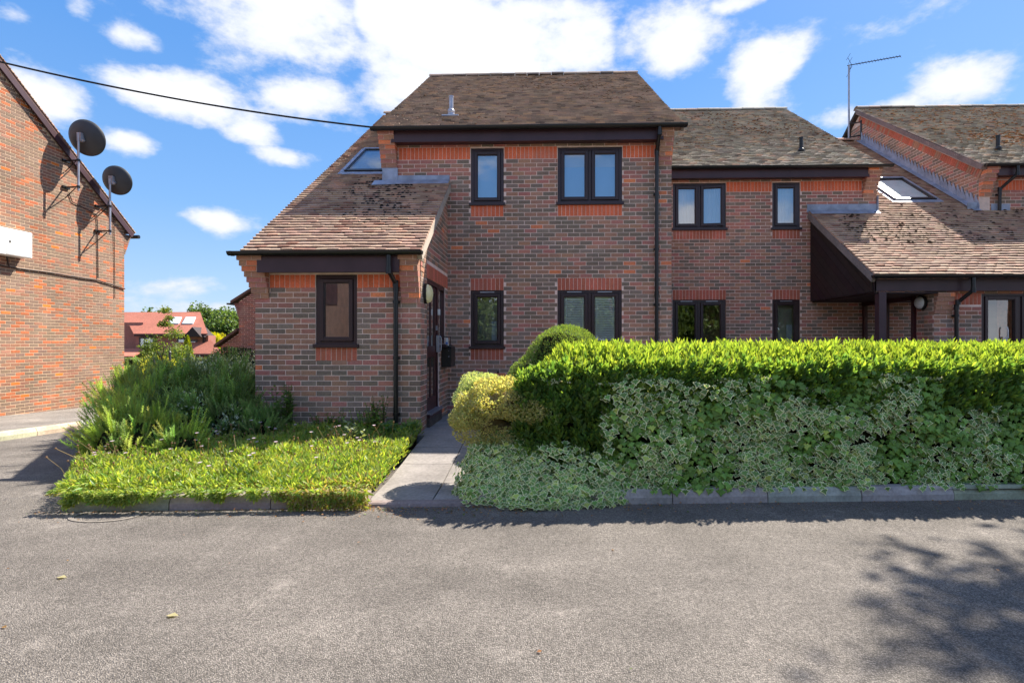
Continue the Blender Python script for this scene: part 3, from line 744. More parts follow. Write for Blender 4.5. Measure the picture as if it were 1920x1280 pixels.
# windows
window(H1, -1.35, -.745, 4.05, 5.075, Y1, 1, 'blue', glass_m=M_sky_glass); window(H1, .24, 1.41, 4.05, 5.075, Y1, 2, 'blue', glass_m=M_sky_glass)
window(H1, -1.355, -.745, 1.43, 2.475, Y1, 1, 'frost'); window(H1, .235, 1.405, 1.43, 2.475, Y1, 2, 'blind')
window(H1, -3.304, -2.70, 1.475, 2.5, YE, 1, None, vents=False, glass_m=M_sky_glass)
# roofs
R1 = Roof(-3.05, 2.45, 9.45, 5.335, .69, 5.70)
R1c = Roof(-4.27, -1.72, 7.38, 2.785, .71, 8.28)
mb = MB(); R1.deck(mb, v0=.10); 
Rb = Roof(-3.05, 2.45, 18.85, 5.3, .69, 5.7)
mb.prism([Vector((-3.05, 14.14, 8.55)), Vector((2.45, 14.14, 8.55)), Vector((2.45, 18.9, 5.25)), Vector((-3.05, 18.9, 5.25))][::-1], (0, 0, -.12), (.05,.04,.035))
roof1 = mb.build('roof', M_tile, H1)
b = Batch(TL, PAL_T); R1.tiles(b); b.build('roof_tile', M_tile, roof1, singles=150, stuff_name='roof_tiling')
ridge(H1, roof1, -3.05, 2.45, 14.14, 8.60, M_tile, PAL_T)
moss_on(roof1, R1, 1000, (-3.0, 2.4), (3.0, 5.6), clusters=14, size=(.012, .035)); moss_on(roof1, R1, 380, (-3.0, 2.4), (.1, 3.2), size=(.01, .028))
mb = MB(); vM = (9.74-7.38)/math.cos(math.atan(.71))
R1c.deck(mb, v0=.10, v1=vM); R1c.deck(mb, x1=-2.97, v0=vM+.001)
mb.prism([Vector((-4.27, 14.14, 7.58)), Vector((-2.97, 14.14, 7.58)), Vector((-2.97, 18.9, 4.3)), Vector((-4.27, 18.9, 4.3))][::-1], (0, 0, -.12), (.05,.04,.035))
roof1c = mb.build('wing_roof', M_tileR, H1)
b = Batch(TL, PAL_TR)
SK1 = (-4.02, -3.05)
def clip1(x, v):
    y = 7.38+v*math.cos(math.atan(.71)); return (y > 9.73 and x > -2.98) or (-3.93 < x < -3.0 and 10.12 < y < 11.45)
R1c.tiles(b, clip1); TL.cache.clear(); b.build('roof_tile', M_tileR, roof1c, singles=150, stuff_name='roof_tiling')
ridge(H1, roof1c, -4.27, -2.97, 14.14, 7.62, M_tileR, PAL_TR)
moss_on(roof1c, R1c, 260, (-3.5, -2.3), (.9, 3.2), size=(.012, .034), pal=jit(srgb(44,38,34), .3, 8, .1), clusters=4)
moss_on(roof1c, R1c, 160, (-4.1, -1.9), (.4, 2.6), size=(.01, .025), pal=jit(srgb(60,50,42), .3, 8, .1))
# verge of the wing roof (undercloak mortar) on both sides
mb = MB()
P = [R1c.P(-1.714, 0, -.125), R1c.P(-1.714, vM, -.125), R1c.P(-1.714, vM, -.0), R1c.P(-1.714, 0, -.0)]
mb.prism(P, (-.07, 0, 0), (.42,.36,.30)); mb.prism([Vector((-4.276, p.y, p.z)) for p in P], (.07, 0, 0), (.3,.25,.2))
mb.build('verge', M_conc, H1)
# barge under the main roof verges
def verge(root, R, x, dx, v1, c=(.25,.2,.17)):
    x = x+(.006 if dx < 0 else -.006)
    mb = MB(); P = [R.P(x, 0, -.10), R.P(x, v1, -.10), R.P(x, v1, -.002), R.P(x, 0, -.002)]; mb.prism(P, (dx, 0, 0), c); mb.build('verge', M_conc, root)
verge(H1, R1, 2.45, -.05, 5.68); verge(H1, R1, -3.05, .05, 5.68)
fascia(H1, -2.76, 2.11, Y1, 5.12, 5.33); fascia(H1, -4.05, -2.03, YE, 2.505, 2.735)
gutter(H1, -3.10, 2.50, 9.42, 5.35); gutter(H1, -4.42, -1.69, 7.33, 2.79)
downpipe(H1, [(2.02, 9.42, 5.30), (2.02, 9.42, 5.2), (2.02, 9.66, 4.95), (2.02, 9.68, 2.4), (2.02, 9.68, .1)], clips=[(2.02, 9.68, 4.2), (2.02, 9.68, 3.2), (2.02, 9.68, 2.2), (2.02, 9.68, 1.2)])
downpipe(H1, [(-2.16, 7.33, 2.73), (-2.16, 7.33, 2.52), (-2.12, 7.53, 2.36), (-2.12, 7.545, 2.28), (-2.12, 7.545, .12)], clips=[(-2.12, 7.545, 2.1), (-2.12, 7.545, 1.3), (-2.12, 7.545, .5)])
# lead flashing where the wing roof meets the wall
mb = MB()
mb.box(-2.69, -1.74, Y1-.018, Y1-.008, 4.40, 4.585)
P = [R1c.P(-2.70, vM-.18, .035), R1c.P(-1.74, vM-.18, .035), R1c.P(-1.74, vM-.01, .045), R1c.P(-2.70, vM-.01, .045)]; mb.prism(P, R1c.nn*.006)
mb.box(-2.98, -2.695, Y1-.03, Y1-.009, 4.36, 4.72)
P = [R1c.P(-3.12, vM-.24, .04), R1c.P(-2.70, vM-.2, .035), R1c.P(-2.70, vM-.01, .05), R1c.P(-3.12, vM-.01, .045)]; mb.prism(P, R1c.nn*.006)
mb.build('lead_flashing', M_lead, H1)
def skylight(root, R, x0, x1, v0, v1, mat, blind=None):
    mb = MB(); h = .07
    M = Matrix.Translation(R.P(0, 0, 0)) @ Matrix(((1, 0, 0, 0), (0, R.v.y, R.nn.y, 0), (0, R.v.z, R.nn.z, 0), (0, 0, 0, 1)))
    f = .06
    for a, b, c, d in ((x0, x0+f, v0, v1), (x1-f, x1, v0, v1), (x0+f, x1-f, v0, v0+f*1.5), (x0+f, x1-f, v1-f, v1)): mb.obox(M, a, b, c, d, -.02, h)
    s = mb.build('skylight', M_black, root, bevel=.006)
    mb = MB(); mb.obox(M, x0-.09, x0, v0-.12, v1+.1, .03, .04); mb.obox(M, x1, x1+.09, v0-.12, v1+.1, .03, .04); mb.obox(M, x0, x1, v0-.14, v0, .03, .04); mb.obox(M, x0, x1, v1, v1+.1, .03, .04)
    mb.obox(M, x0-.01, x0+.03, v0, v1, h+.001, h+.012); mb.obox(M, x1-.03, x1+.01, v0, v1, h+.001, h+.012); mb.obox(M, x0-.01, x1+.01, v1-.04, v1+.02, h+.001, h+.014)
    mb.build('skylight_flashing', M_lead, s)
    mb = MB(); mb.add([M @ Vector(p) for p in ((x0+f, v0+f, h-.012), (x1-f, v0+f, h-.012), (x1-f, v1-f, h-.012), (x0+f, v1-f, h-.012))], [(0, 1, 2, 3)]); mb.build('pane', mat, s)
    mb = MB(); mb.add([M @ Vector(p) for p in ((x0+f, v0+f, .02), (x1-f, v0+f, .02), (x1-f, v1-f, .02), (x0+f, v1-f, .02))], [(0, 1, 2, 3)]); mb.build('skylight_blind', blind or M_blindpale, s)
k1 = 1/math.cos(math.atan(.71))
skylight(H1, R1c, -3.86, -3.08, (10.18-7.38)*k1, (11.38-7.38)*k1, glass('skylight_glazing', .9, .05), flat('skylight_blind_blue', srgb(140,172,190), .8, .2))
def roof_vent(root, x, y, z, h, mat):
    mb = MB(); mb.tube([(x, y+.02, z-.05), (x, y+.02, z+.10)], [.075, .058], 14); mb.tube([(x, y+.02, z+.10), (x, y+.02, z+h)], [.04, .04], 14)
    mb.tube([(x, y+.02, z+h), (x, y+.02, z+h+.02)], [.047, .047], 14)
    mb.ball((x, y+.01, z+.07), .07, 12, 8, zs=.9)
    mb.box(x-.16, x+.16, y-.12, y+.02, z-.06, z-.035)
    mb.build('roof_vent', mat, root, smooth=False)
roof_vent(H1, -1.80, 10.23, 5.90, .35, M_steel)
# entrance door in the side wall of the wing (faces +X)
def door_side(root, X, sx, y0, ydoor, y1, z0, z1, zs, label=None):
    """door leaf from y0..ydoor, glazed sidelight ydoor..y1 above zs; the wall face is at X, the outside towards sx"""
    mb = MB(); x0 = X-.09*sx; x1 = X-.012*sx; a, b = min(x0, x1), max(x0, x1)
    mb.box(a, b, y0, y0+.06, z0, z1); mb.box(a, b, ydoor-.05, ydoor+.05, z0, z1); mb.box(a, b, y0+.06, ydoor-.05, z1-.07, z1)
    mb.box(a, b, y1-.05, y1, zs, z1); mb.box(a, b, ydoor+.05, y1-.05, z1-.07, z1); mb.box(a, b, ydoor+.05, y1-.05, zs, zs+.07)
    mb.box(min(X-.09*sx, X+.05*sx), max(X-.09*sx, X+.05*sx), y0-.02, ydoor+.03, z0-.06, z0+.0)
    fr = mb.build('door_frame', M_door, root, bevel=.004)
    L0, L1 = y0+.07, ydoor-.06
    a, b = min(X-.07*sx, X-.03*sx), max(X-.07*sx, X-.03*sx); mb = MB()
    zb = z0+.02; zt = z1-.08; zm = zb+(zt-zb)*.47
    mb.box(a, b, L0, L0+.1, zb, zt); mb.box(a, b, L1-.1, L1, zb, zt); mb.box(a, b, L0+.1, L1-.1, zt-.1, zt); mb.box(a, b, L0+.1, L1-.1, zb, zb+.2); mb.box(a, b, L0+.1, L1-.1, zm-.09, zm+.09)
    ym = (L0+L1)/2; mb.box(a+.005, b-.005, ym-.02, ym+.02, zb+.2, zm-.09); mb.box(a+.005, b-.005, ym-.02, ym+.02, zm+.09, zt-.1)
    dr = mb.build('door', M_door, root, bevel=.004)
    xm = (a+b)/2
    for (p, q, r_, s_) in ((L0+.1, L1-.1, zb+.2, zm-.09), (L0+.1, L1-.1, zm+.09, zt-.1)):
        mb = MB(); mb.add([(xm, p, r_), (xm, q, r_), (xm, q, s_), (xm, p, s_)], [(0, 1, 2, 3)]); mb.build('pane', M_glass, dr)
    mb = MB(); mb.add([(X-.05*sx, ydoor+.05, zs+.07), (X-.05*sx, y1-.05, zs+.07), (X-.05*sx, y1-.05, z1-.07), (X-.05*sx, ydoor+.05, z1-.07)], [(0, 1, 2, 3)]); mb.build('sidelight', M_glass, fr)
    return dr, fr
dr, fr = door_side(H1, XE1, 1, 8.02, 8.93, 9.5, .43, 2.5, 1.5)
mb = MB(); mb.box(-1.80, -1.745, 8.80, 8.84, 1.36, 1.64); mb.tube([(-1.74, 8.82, 1.37), (-1.72, 8.82, 1.40), (-1.72, 8.82, 1.60), (-1.74, 8.82, 1.63)], .012, 8)
mb.build('handle', M_steel, dr, bevel=.004)
mb = MB(); mb.box(-1.79, -1.765, 8.72, 8.76, 1.72, 1.80); mb.build('lock', M_steel, dr)
mb = MB(); mb.box(-1.80, -1.755, 8.90, 8.94, 1.98, 2.08); mb.build('door_bell', M_white, fr, bevel=.006)
mb = MB(); mb.box(-1.83, -1.70, 8.02, 8.93, .425, .45); mb.build('weather_bar', M_steel, dr)
mb = MB(); mb.box(-1.80, -1.73, 7.98, 8.95, .20, .37, (.1,.08,.07)); mb.build('threshold_step', M_conc, H1)
mb = MB(); mb.box(-1.85, -1.66, 8.95, 9.52, 1.44, 1.485); mb.build('sill', M_frame, H1, bevel=.004)
# letter box on the side wall
t = thing('letter_box', (-1.70, 9.25, 1.3), 'black metal letter box with paper sticking out of its slot, beside the entrance door', 'letter box')
mb = MB(); mb.box(-1.772, -1.60, 9.10, 9.50, 1.10, 1.44); mb.add([(-1.772, 9.08, 1.44), (-1.58, 9.08, 1.44), (-1.58, 9.52, 1.44), (-1.772, 9.52, 1.44), (-1.772, 9.08, 1.50), (-1.66, 9.08, 1.47), (-1.66, 9.52, 1.47), (-1.772, 9.52, 1.50)], MB.BF)
mb.build('box_body', M_black, t, bevel=.006)
mb = MB(); mb.tube([(-1.62, 9.095, 1.47), (-1.61, 9.095, 1.62), (-1.74, 9.095, 1.62)], .010, 8); mb.build('carry_strap', M_black, t)
mb = MB(); mb.add([(-1.70, 9.09, 1.46), (-1.64, 9.09, 1.46), (-1.65, 9.085, 1.60), (-1.69, 9.085, 1.60)], [(0, 1, 2, 3)], (.6, .65, .75)); mb.build('paper', M_white, t)
mb = MB(); mb.box(-1.685, -1.655, 9.078, 9.084, 1.49, 1.53); mb.build('sticker', flat('blue_print', srgb(70,110,180), .5), t)
mb = MB(); mb.ball((-1.64, 9.095, 1.28), .009, 8, 5); mb.ball((-1.64, 9.095, 1.38), .006, 8, 5); mb.build('rivet', M_steel, t)
# bulkhead lamp by the door (oval, ribbed)
t = thing('wall_lamp', (-1.74, 7.88, 2.28), 'cream oval ribbed bulkhead lamp on the brick corner beside the entrance door', 'lamp', 'bulkhead lamps by the doors')
mb = MB(); V = []; seg = 24
mb.prism([Vector((-1.775, 7.84+.085*math.cos(2*math.pi*k/seg), 2.24+.15*math.sin(2*math.pi*k/seg))) for k in range(seg)], (.04, 0, 0)); mb.build('lamp_base', M_black, t)
mb = MB()
rings = 6
for i in range(rings+1):
    f = math.cos(i/rings*math.pi/2); xx = -1.735+.075*math.sin(i/rings*math.pi/2)
    V += [(xx+.004*(k % 2), 7.84+.078*f*math.cos(2*math.pi*k/seg), 2.24+.142*f*math.sin(2*math.pi*k/seg)) for k in range(seg)]
mb.add(V, [(i*seg+k, i*seg+(k+1) % seg, (i+1)*seg+(k+1) % seg, (i+1)*seg+k) for i in range(rings) for k in range(seg)]); mb.build('diffuser', M_lampg, t, smooth=True)
mb = MB()
for dy in (-.04, 0, .04):
    P = [(-1.735+.083*math.sqrt(max(0, 1-(zz/.142)**2))*math.sqrt(1-(dy/.085)**2), 7.84+dy, 2.24+zz) for zz in np.linspace(-.12, .12, 9)]; mb.tube(P, .006, 6)
mb.build('rib', M_lampg, t)
# small wall details
mb = MB(); mb.tube([(-.85, Y1-.012, .98), (-.85, Y1+.02, .98)], .022, 12); mb.build('overflow_pipe', M_black, H1)
mb = MB()
for i in range(5): mb.box(-2.98, -2.77, YE-.012, YE-.004, .30+i*.012, .306+i*.012)
mb.build('air_brick', flat('air_brick_red', srgb(120,74,62), .9), H1)

# =================================================================== HOUSE 2
H2 = thing('terraced_house', (5, 12.02, .2), 'set back brick house with open casement upstairs beside the black boarded porch', 'house')
bD = Batch(BR, PAL_D); bK = Batch(CUBE, PAL_D); wallmb = MB(); Y2 = 12.02; A = 2.56
u2 = lambda x: x-A
ops = [(u2(2.87), u2(4.042), 4.05, 5.075), (u2(5.063), u2(5.671), 4.05, 5.075), (u2(2.86), u2(4.042), 1.43, 2.475), (u2(5.063), u2(5.671), 1.43, 2.475)]
sol = [(u2(2.87), u2(4.042), 3.825, .225, 'r'), (u2(5.063), u2(5.671), 3.825, .225, 'r'), (u2(2.86), u2(4.042), 2.475, .225, 'r'), (u2(5.063), u2(5.671), 2.475, .225, 'r'),
       (u2(4.05), u2(5.055), 4.875, .225, 'o'), (u2(5.68), u2(7.02), 4.875, .225, 'o')]
w = Wall((A, Y2), (1, 0), (0, -1), 7.33-A, -.15, 5.32, ops, sol, warmf=lambda u, z: .5 if (z > 4.5 and u > 3.1) else .25 if z > 3.9 else 0); w.bricks(bD); w.backing(wallmb)
w = Wall((7.33, Y2+.25), (0, 1), (1, 0), 4.0, 4.3, 8.6, top=lambda u: 5.3+.69*(Y2+.25+u-11.75)-.06); w.backing(wallmb)
wallmb.box(X1+.01, 7.3, 20.8, 21.0, -.5, 5.3); wallmb.box(2.6, 7.0, Y2+.3, 20.7, 2.75, 2.9); wallmb.box(2.6, 9.3, Y2+.3, 20.7, -.05, .22)
kneeler(bK, 7.03, 7.32, Y2, 5.33, 8, .25)
wall2 = wallmb.build('wall', M_mortar, H2)
mortar_cores(wall2)
BR.cache.clear(); CUBE.cache.clear()
bK.build('kneeler_brick', M_brick, wall2, singles=20); bD.build('brick', M_brick, wall2, singles=280, stuff_name='brickwork', single_mask=lambda c, px, py: (py < 620) & (px > 1262))
window(H2, 2.87, 4.042, 4.05, 5.075, Y2, 2, 'curtain', open_r=True, glass_m=M_sky_glass); window(H2, 5.063, 5.671, 4.05, 5.075, Y2, 1, 'curtain', glass_m=M_sky_glass)
window(H2, 2.86, 4.042, 1.43, 2.475, Y2, 2, 'room', sill=False); window(H2, 5.063, 5.671, 1.43, 2.475, Y2, 1, 'frost', sill=False)
R2 = Roof(2.30, 7.335, 11.75, 5.335, .69, 5.70)
mb = MB(); R2.deck(mb, v0=.10); mb.prism([Vector((2.3, 16.44, 8.55)), Vector((7.335, 16.44, 8.55)), Vector((7.335, 21.1, 5.25)), Vector((2.3, 21.1, 5.25))][::-1], (0, 0, -.12), (.05,.04,.035))
roof2 = mb.build('roof', M_tile, H2)
b = Batch(TL, PAL_TG); R2.tiles(b); TL.cache.clear(); b.build('roof_tile', M_tile, roof2, singles=150, stuff_name='roof_tiling')
ridge(H2, roof2, 2.3, 7.335, 16.44, 8.60, M_tile, PAL_TG)
moss_on(roof2, R2, 900, (2.4, 7.3), (1.5, 5.6), size=(.012, .035), clusters=14, pal=jit(srgb(112,74,48), .3, 8, .1))
verge(H2, R2, 7.335, -.05, 5.68); fascia(H2, 2.55, 7.06, Y2, 5.12, 5.33); gutter(H2, 2.52, 7.50, 11.72, 5.35)
roof_vent(H2, 5.98, 12.60, 5.92, .36, M_black)
# boarded canopy side over the porch, post, beam
XP = 5.90
m2 = .72; R2c = Roof(5.85, 12.5, 9.65, 2.705, m2, 8.35); ca2 = math.cos(math.atan(m2)); v2M = (12.02-9.65)/ca2
can = thing('porch_canopy', (XP, 10.8, 2.4), 'black boarded triangular porch side with post under the right hand tiled roof', 'porch')
zb = 2.43
for i in range(17):   # diagonal boards
    d0 = i*.145; d1 = d0+.138
    # boards run parallel to a steep diagonal inside the triangle (Y from 9.75 to 12.0); clip by polygon
    poly = [(9.78, 2.43), (12.0, 2.43), (12.0, 4.30), (9.78, 2.68)]
    def clipp(poly, nx, nz, c, keep):
        out = []
        for q in range(len(poly)):
            a = poly[q]; bq = poly[(q+1) % len(poly)]; da = (a[0]*nx+a[1]*nz-c)*keep; db = (bq[0]*nx+bq[1]*nz-c)*keep
            if da >= 0: out.append(a)
            if (da >= 0) != (db >= 0): tt = da/(da-db); out.append((a[0]+(bq[0]-a[0])*tt, a[1]+(bq[1]-a[1])*tt))
        return out
    nx_, nz_ = -.64, .77     # boards parallel to the roof edge
    base = min(p[0]*nx_+p[1]*nz_ for p in poly)
    pp = clipp(poly, nx_, nz_, base+d0, 1); pp = clipp(pp, nx_, nz_, base+d1, -1) if len(pp) > 2 else []
    if len(pp) > 2:
        mb = MB(); c = tuple(v*random.uniform(.85, 1.15) for v in srgb(50, 36, 38)); mb.prism([Vector((XP-.012, y, z)) for y, z in pp], (.02, 0, 0), c); mb.build('board', M_clad, can)
mb = MB(); mb.prism([Vector((XP+.009, y, z)) for y, z in [(9.75, 2.43), (12.0, 2.43), (12.0, 4.33), (9.75, 2.70)]], (.04, 0, 0)); mb.build('board_backing', M_soffit, can)
mb = MB(); mb.box(5.98, 6.11, 9.72, 9.85, .2, 2.43); mb.build('post', M_fascia, can, bevel=.005)
mb = MB(); mb.box(5.93, 7.04, 9.76, 12.0, 2.40, 2.425); mb.build('soffit', M_soffit, can)

# =================================================================== HOUSE 3 (right)
H3 = thing('terraced_house', (9, 9.89, .2), 'right hand brick house with sunlit long roof, lead stepped gable and patio window', 'house')
bD = Batch(BR, PAL_D); bK = Batch(CUBE, PAL_D); wallmb = MB(); Y3 = 9.89; XS = 7.06
u3 = lambda x: x-XS
ops = [(u3(7.90), u3(9.25), .25, 2.415)]
sol = [(u3(7.40), u3(7.895), 2.205, .21, 'r')]
w = Wall((XS, Y3), (1, 0), (0, -1), 13.0-XS, -.15, 2.6, ops, sol, warmf=lambda u, z: .35 if z > 2.0 else .05); w.bricks(bD); w.backing(wallmb)
w = Wall((XS, 12.0), (0, -1), (-1, 0), 12.0-Y3-.25, -.15, 2.42, [(.02, 1.62, .25, 2.42)], []); w.bricks(bD); w.backing(wallmb)
bw = Wall((XS, Y3+.25), (0, -1), (-1, 0), .25, -.15, 2.42); bw.bricks(bD)
w = Wall((9.78, 12.02), (1, 0), (0, -1), 4, 4.2, 5.32, [], [(.18, 4.0, 4.86, .225, 'o')], warmf=lambda u, z: .3); w.bricks(bD); w.backing(wallmb)
XG = 9.54
# raked gable with a brick-on-edge band under the verge
topG = lambda u: 5.3+.69*((16.9-u)-11.8)-.04
Lw = 16.9-12.02
w = Wall((XG, 16.9), (0, -1), (-1, 0), Lw, 4.2, 8.45, top=lambda u: min(topG(u)-.32, 8.0)); w.tol = .14; w.bricks(bD)
w = Wall((XG, 16.9), (0, -1), (-1, 0), Lw, 4.2, 8.6, top=lambda u: topG(u) if (16.9-u) < 16.44 else topG(.46)-.69*(.46-u)); w.backing(wallmb)
a = math.atan(.69); Ms = []; ks = []
s_ = 0.0
while s_ < 5.75:
    y = 11.95+s_*math.cos(a); z = 5.3+.69*(y-11.8)-.31
    if y > 16.42: break
    M = np.eye(4); M[:3, 0] = (0, -.066*math.cos(a), -.066*math.sin(a)); M[:3, 1] = (.009, 0, 0); M[:3, 2] = (0, -.215*math.sin(a), .215*math.cos(a))
    M[:3, 3] = (XG, y+.066*math.cos(a)+.215*math.sin(a)*.5, z+.066*math.sin(a)+.03); Ms.append(M); ks.append(random.randint(30, 35) if random.random() < .7 else random.randint(12, 19)); s_ += .075
bD.add(np.array(Ms), ks)
kneeler(bK, 9.545, 9.80, 12.02, 5.33, 8, .25); kneeler(bK, 7.06, 7.36, Y3, 2.42, 5, .10)
wallmb.box(12.9, 13.1, Y3, 20, -.2, 5.3); wallmb.box(9.6, 13, 20.8, 21, -.2, 5.3); wallmb.box(XG, XG+.24, 12.3, 20.8, -.2, 4.2)
wallmb.box(XS+.3, 12.8, Y3+.3, 20, -.05, .22); wallmb.box(9.9, 12.8, 12.3, 20, 2.75, 2.9)
wall3 = wallmb.build('wall', M_mortar, H3)
mortar_cores(wall3)
BR.cache.clear(); CUBE.cache.clear()
bK.build('kneeler_brick', M_brick, wall3, singles=40); bD.build('brick', M_brick, wall3, singles=260, stuff_name='brickwork', single_mask=lambda c, px, py: (py < 625))
window(H3, 7.90, 9.25, .25, 2.415, Y3, 2, 'half', sill=False, vents=False)
mb = MB(); mb.box(8.30, 8.335, Y3-.03, Y3-.008, 1.55, 1.62); mb.tube([(8.318, Y3-.03, 1.60), (8.318, Y3-.06, 1.60), (8.318, Y3-.06, 1.74), (8.318, Y3-.045, 1.80)], .010, 8); mb.build('window_handle', M_white, H3)
R3 = Roof(9.42, 15.8, 11.75, 5.335, .69, 5.70)
mb = MB(); R3.deck(mb, v0=.10); mb.prism([Vector((9.42, 16.44, 8.55)), Vector((15.8, 16.44, 8.55)), Vector((15.8, 21.1, 5.25)), Vector((9.42, 21.1, 5.25))][::-1], (0, 0, -.12), (.05,.04,.035))
roof3 = mb.build('roof', M_tile, H3)
b = Batch(TL, PAL_TG); R3.tiles(b); TL.cache.clear(); b.build('roof_tile', M_tile, roof3, singles=100, stuff_name='roof_tiling')
ridge(H3, roof3, 9.42, 15.8, 16.44, 8.60, M_tile, PAL_TG)
moss_on(roof3, R3, 1900, (9.5, 15.5), (1.0, 5.6), size=(.015, .045), clusters=12, pal=jit(srgb(128,86,50), .3, 8, .12))
verge(H3, R3, 9.42, .12, 5.68, (.2,.15,.14)); fascia(H3, 9.78, 15.8, 12.02, 5.12, 5.33); gutter(H3, 9.45, 15.8, 11.72, 5.35); roof_vent(H3, 10.42, 12.56, 5.90, .36, M_black)
downpipe(H3, [(10.12, 11.72, 5.30), (10.12, 11.72, 5.13), (9.93, 11.94, 4.86), (9.93, 11.95, 4.36)], clips=[(9.93, 11.95, 4.75)])
mb = MB(); R2c.deck(mb, x1=12.5, v0=.14, v1=v2M); R2c.deck(mb, x0=7.36, x1=9.54, v0=v2M+.001)
mb.prism([Vector((7.36, 16.44, 7.60)), Vector((9.54, 16.44, 7.60)), Vector((9.54, 21.0, 4.4)), Vector((7.36, 21.0, 4.4))][::-1], (0, 0, -.12), (.05,.04,.035))
roof3c = mb.build('wing_roof', M_tileR, H3)
def clip2(x, v):
    y = 9.65+v*ca2; return (y > 12.0 and not (7.34 < x < 9.52)) or (7.95 < x < 9.04 and 12.42 < y < 13.72)
b = Batch(TL, PAL_TR); R2c.tiles(b, clip2); TL.cache.clear(); b.build('roof_tile', M_tileR, roof3c, singles=200, stuff_name='roof_tiling')
ridge(H3, roof3c, 7.36, 9.42, 16.44, 7.64, M_tileR, PAL_TR)
moss_on(roof3c, R2c, 700, (6.2, 11.5), (1.2, 3.4), size=(.014, .045), pal=jit(srgb(70,54,40), .3, 8, .12), clusters=10)
moss_on(roof3c, R2c, 300, (7.0, 11.5), (.2, 1.4), size=(.008, .02), pal=jit(srgb(80,66,50), .3, 8, .12))
skylight(H3, R2c, 8.02, 8.97, (12.50-9.65)/ca2, (13.66-9.65)/ca2, glass('clear_glazing', .5, .0), M_white)
mb = MB(); P = [R2c.P(5.844, 0, -.125), R2c.P(5.844, v2M, -.125), R2c.P(5.844, v2M, 0), R2c.P(5.844, 0, 0)]; mb.prism(P, (.06, 0, 0), (.25,.22,.21)); mb.build('verge', M_conc, H3)
fascia(H3, 5.92, 12.5, Y3, 2.44, 2.66, reach=.14); gutter(H3, 5.80, 12.6, 9.60, 2.71)
downpipe(H3, [(7.53, 9.60, 2.66), (7.53, 9.60, 2.44), (7.40, 9.78, 2.24), (7.40, 9.81, 2.16), (7.40, 9.81, .2)], clips=[(7.40, 9.81, 2.0), (7.40, 9.81, 1.1)])
mb = MB(); mb.box(5.82, 7.33, 12.02-.02, 12.02-.008, 4.40, 4.58)
P = [R2c.P(5.85, v2M-.18, .035), R2c.P(7.33, v2M-.18, .035), R2c.P(7.33, v2M-.01, .045), R2c.P(5.85, v2M-.01, .045)]; mb.prism(P, R2c.nn*.006); mb.build('lead_flashing', M_lead, H3)
for q_ in ((7.335, 7.36, 11.98, 12.3, 4.4, 4.75), (9.80, 10.2, 12.0, 12.012, 4.38, 4.56), (9.3, 9.53, 12.015, 12.03, 4.36, 4.60)):
    mb = MB(); mb.box(*q_); mb.build('lead_flashing', M_lead, H3)
# stepped (pointed) lead flashing up the gable
for i in range(34):
    v = v2M-.06+i*.158
    if v > 8.3: break
    p = R2c.P(0, v, 0); q = R2c.P(0, v+.165, 0); hgt = .30
    mb = MB(); x = XG-.022-(i % 2)*.004
    mb.prism([Vector((x, p.y, p.z+.02)), Vector((x, q.y, q.z+.02)), Vector((x, q.y, q.z+hgt-.04)), Vector((x, q.y-.03, q.z+hgt+.02)), Vector((x, p.y, p.z+hgt*.55))], (.006, 0, 0)); mb.build('lead_step', M_lead, H3)
mb = MB(); P = [R2c.P(9.37, v2M-.1, .05), R2c.P(9.53, v2M-.1, .05), R2c.P(9.53, 8.3, .05), R2c.P(9.37, 8.3, .05)]; mb.prism(P, R2c.nn*.006); mb.build('lead_apron', M_lead, H3)
# porch door facing the house 2 side, with staircase seen through the glass
mb = MB()
for y in (10.38, 11.2, 11.94): mb.box(7.0, 7.07, y-.035, y+.035, .25, 2.41)
mb.box(7.0, 7.07, 10.35, 12.0, 2.32, 2.41); mb.box(7.0, 7.07, 11.24, 11.9, 1.0, 1.08)
dfr = mb.build('door_frame', M_door, H3, bevel=.004)
mb = MB(); mb.add([(7.04, 10.41, .4), (7.04, 11.17, .4), (7.04, 11.17, 2.32), (7.04, 10.41, 2.32)], [(0, 1, 2, 3)]); mb.add([(7.04, 11.23, .4), (7.04, 11.91, .4), (7.04, 11.91, 2.32), (7.04, 11.23, 2.32)], [(0, 1, 2, 3)]); mb.build('pane', M_glass, dfr)
mb = MB()
for k in range(7): mb.tube([(7.5, 10.5+k*.12, .9+k*.06), (7.5, 10.5+k*.12, 2.4)], .012, 6)
mb.tube([(7.48, 10.35, .95), (7.48, 11.4, 1.95)], .022, 6); mb.build('stair_rail', M_white, H3)
mb = MB(); mb.box(7.45, 7.5, 11.25, 11.9, .3, 2.3); mb.build('hall_wall', M_room, H3)
t = thing('wall_lamp', (7.02, 10.12, 2.25), 'round white bulkhead lamp in black ring, under the porch next to the bent downpipe', 'lamp', 'bulkhead lamps by the doors')
mb = MB(); seg = 24; mb.prism([Vector((7.045, 10.16+.135*math.cos(2*math.pi*k/seg), 2.26+.135*math.sin(2*math.pi*k/seg))) for k in range(seg)], (-.05, 0, 0)); mb.build('lamp_ring', M_black, t)
mb = MB(); V = []
for i in range(6):
    f = math.cos(i/5*math.pi/2); xx = 6.995-.07*math.sin(i/5*math.pi/2); V += [(xx, 10.16+.115*f*math.cos(2*math.pi*k/seg), 2.26+.115*f*math.sin(2*math.pi*k/seg)) for k in range(seg)]
mb.add(V, [(i*seg+k, i*seg+(k+1) % seg, (i+1)*seg+(k+1) % seg, (i+1)*seg+k) for i in range(5) for k in range(seg)]); mb.build('diffuser', M_white, t, smooth=True)
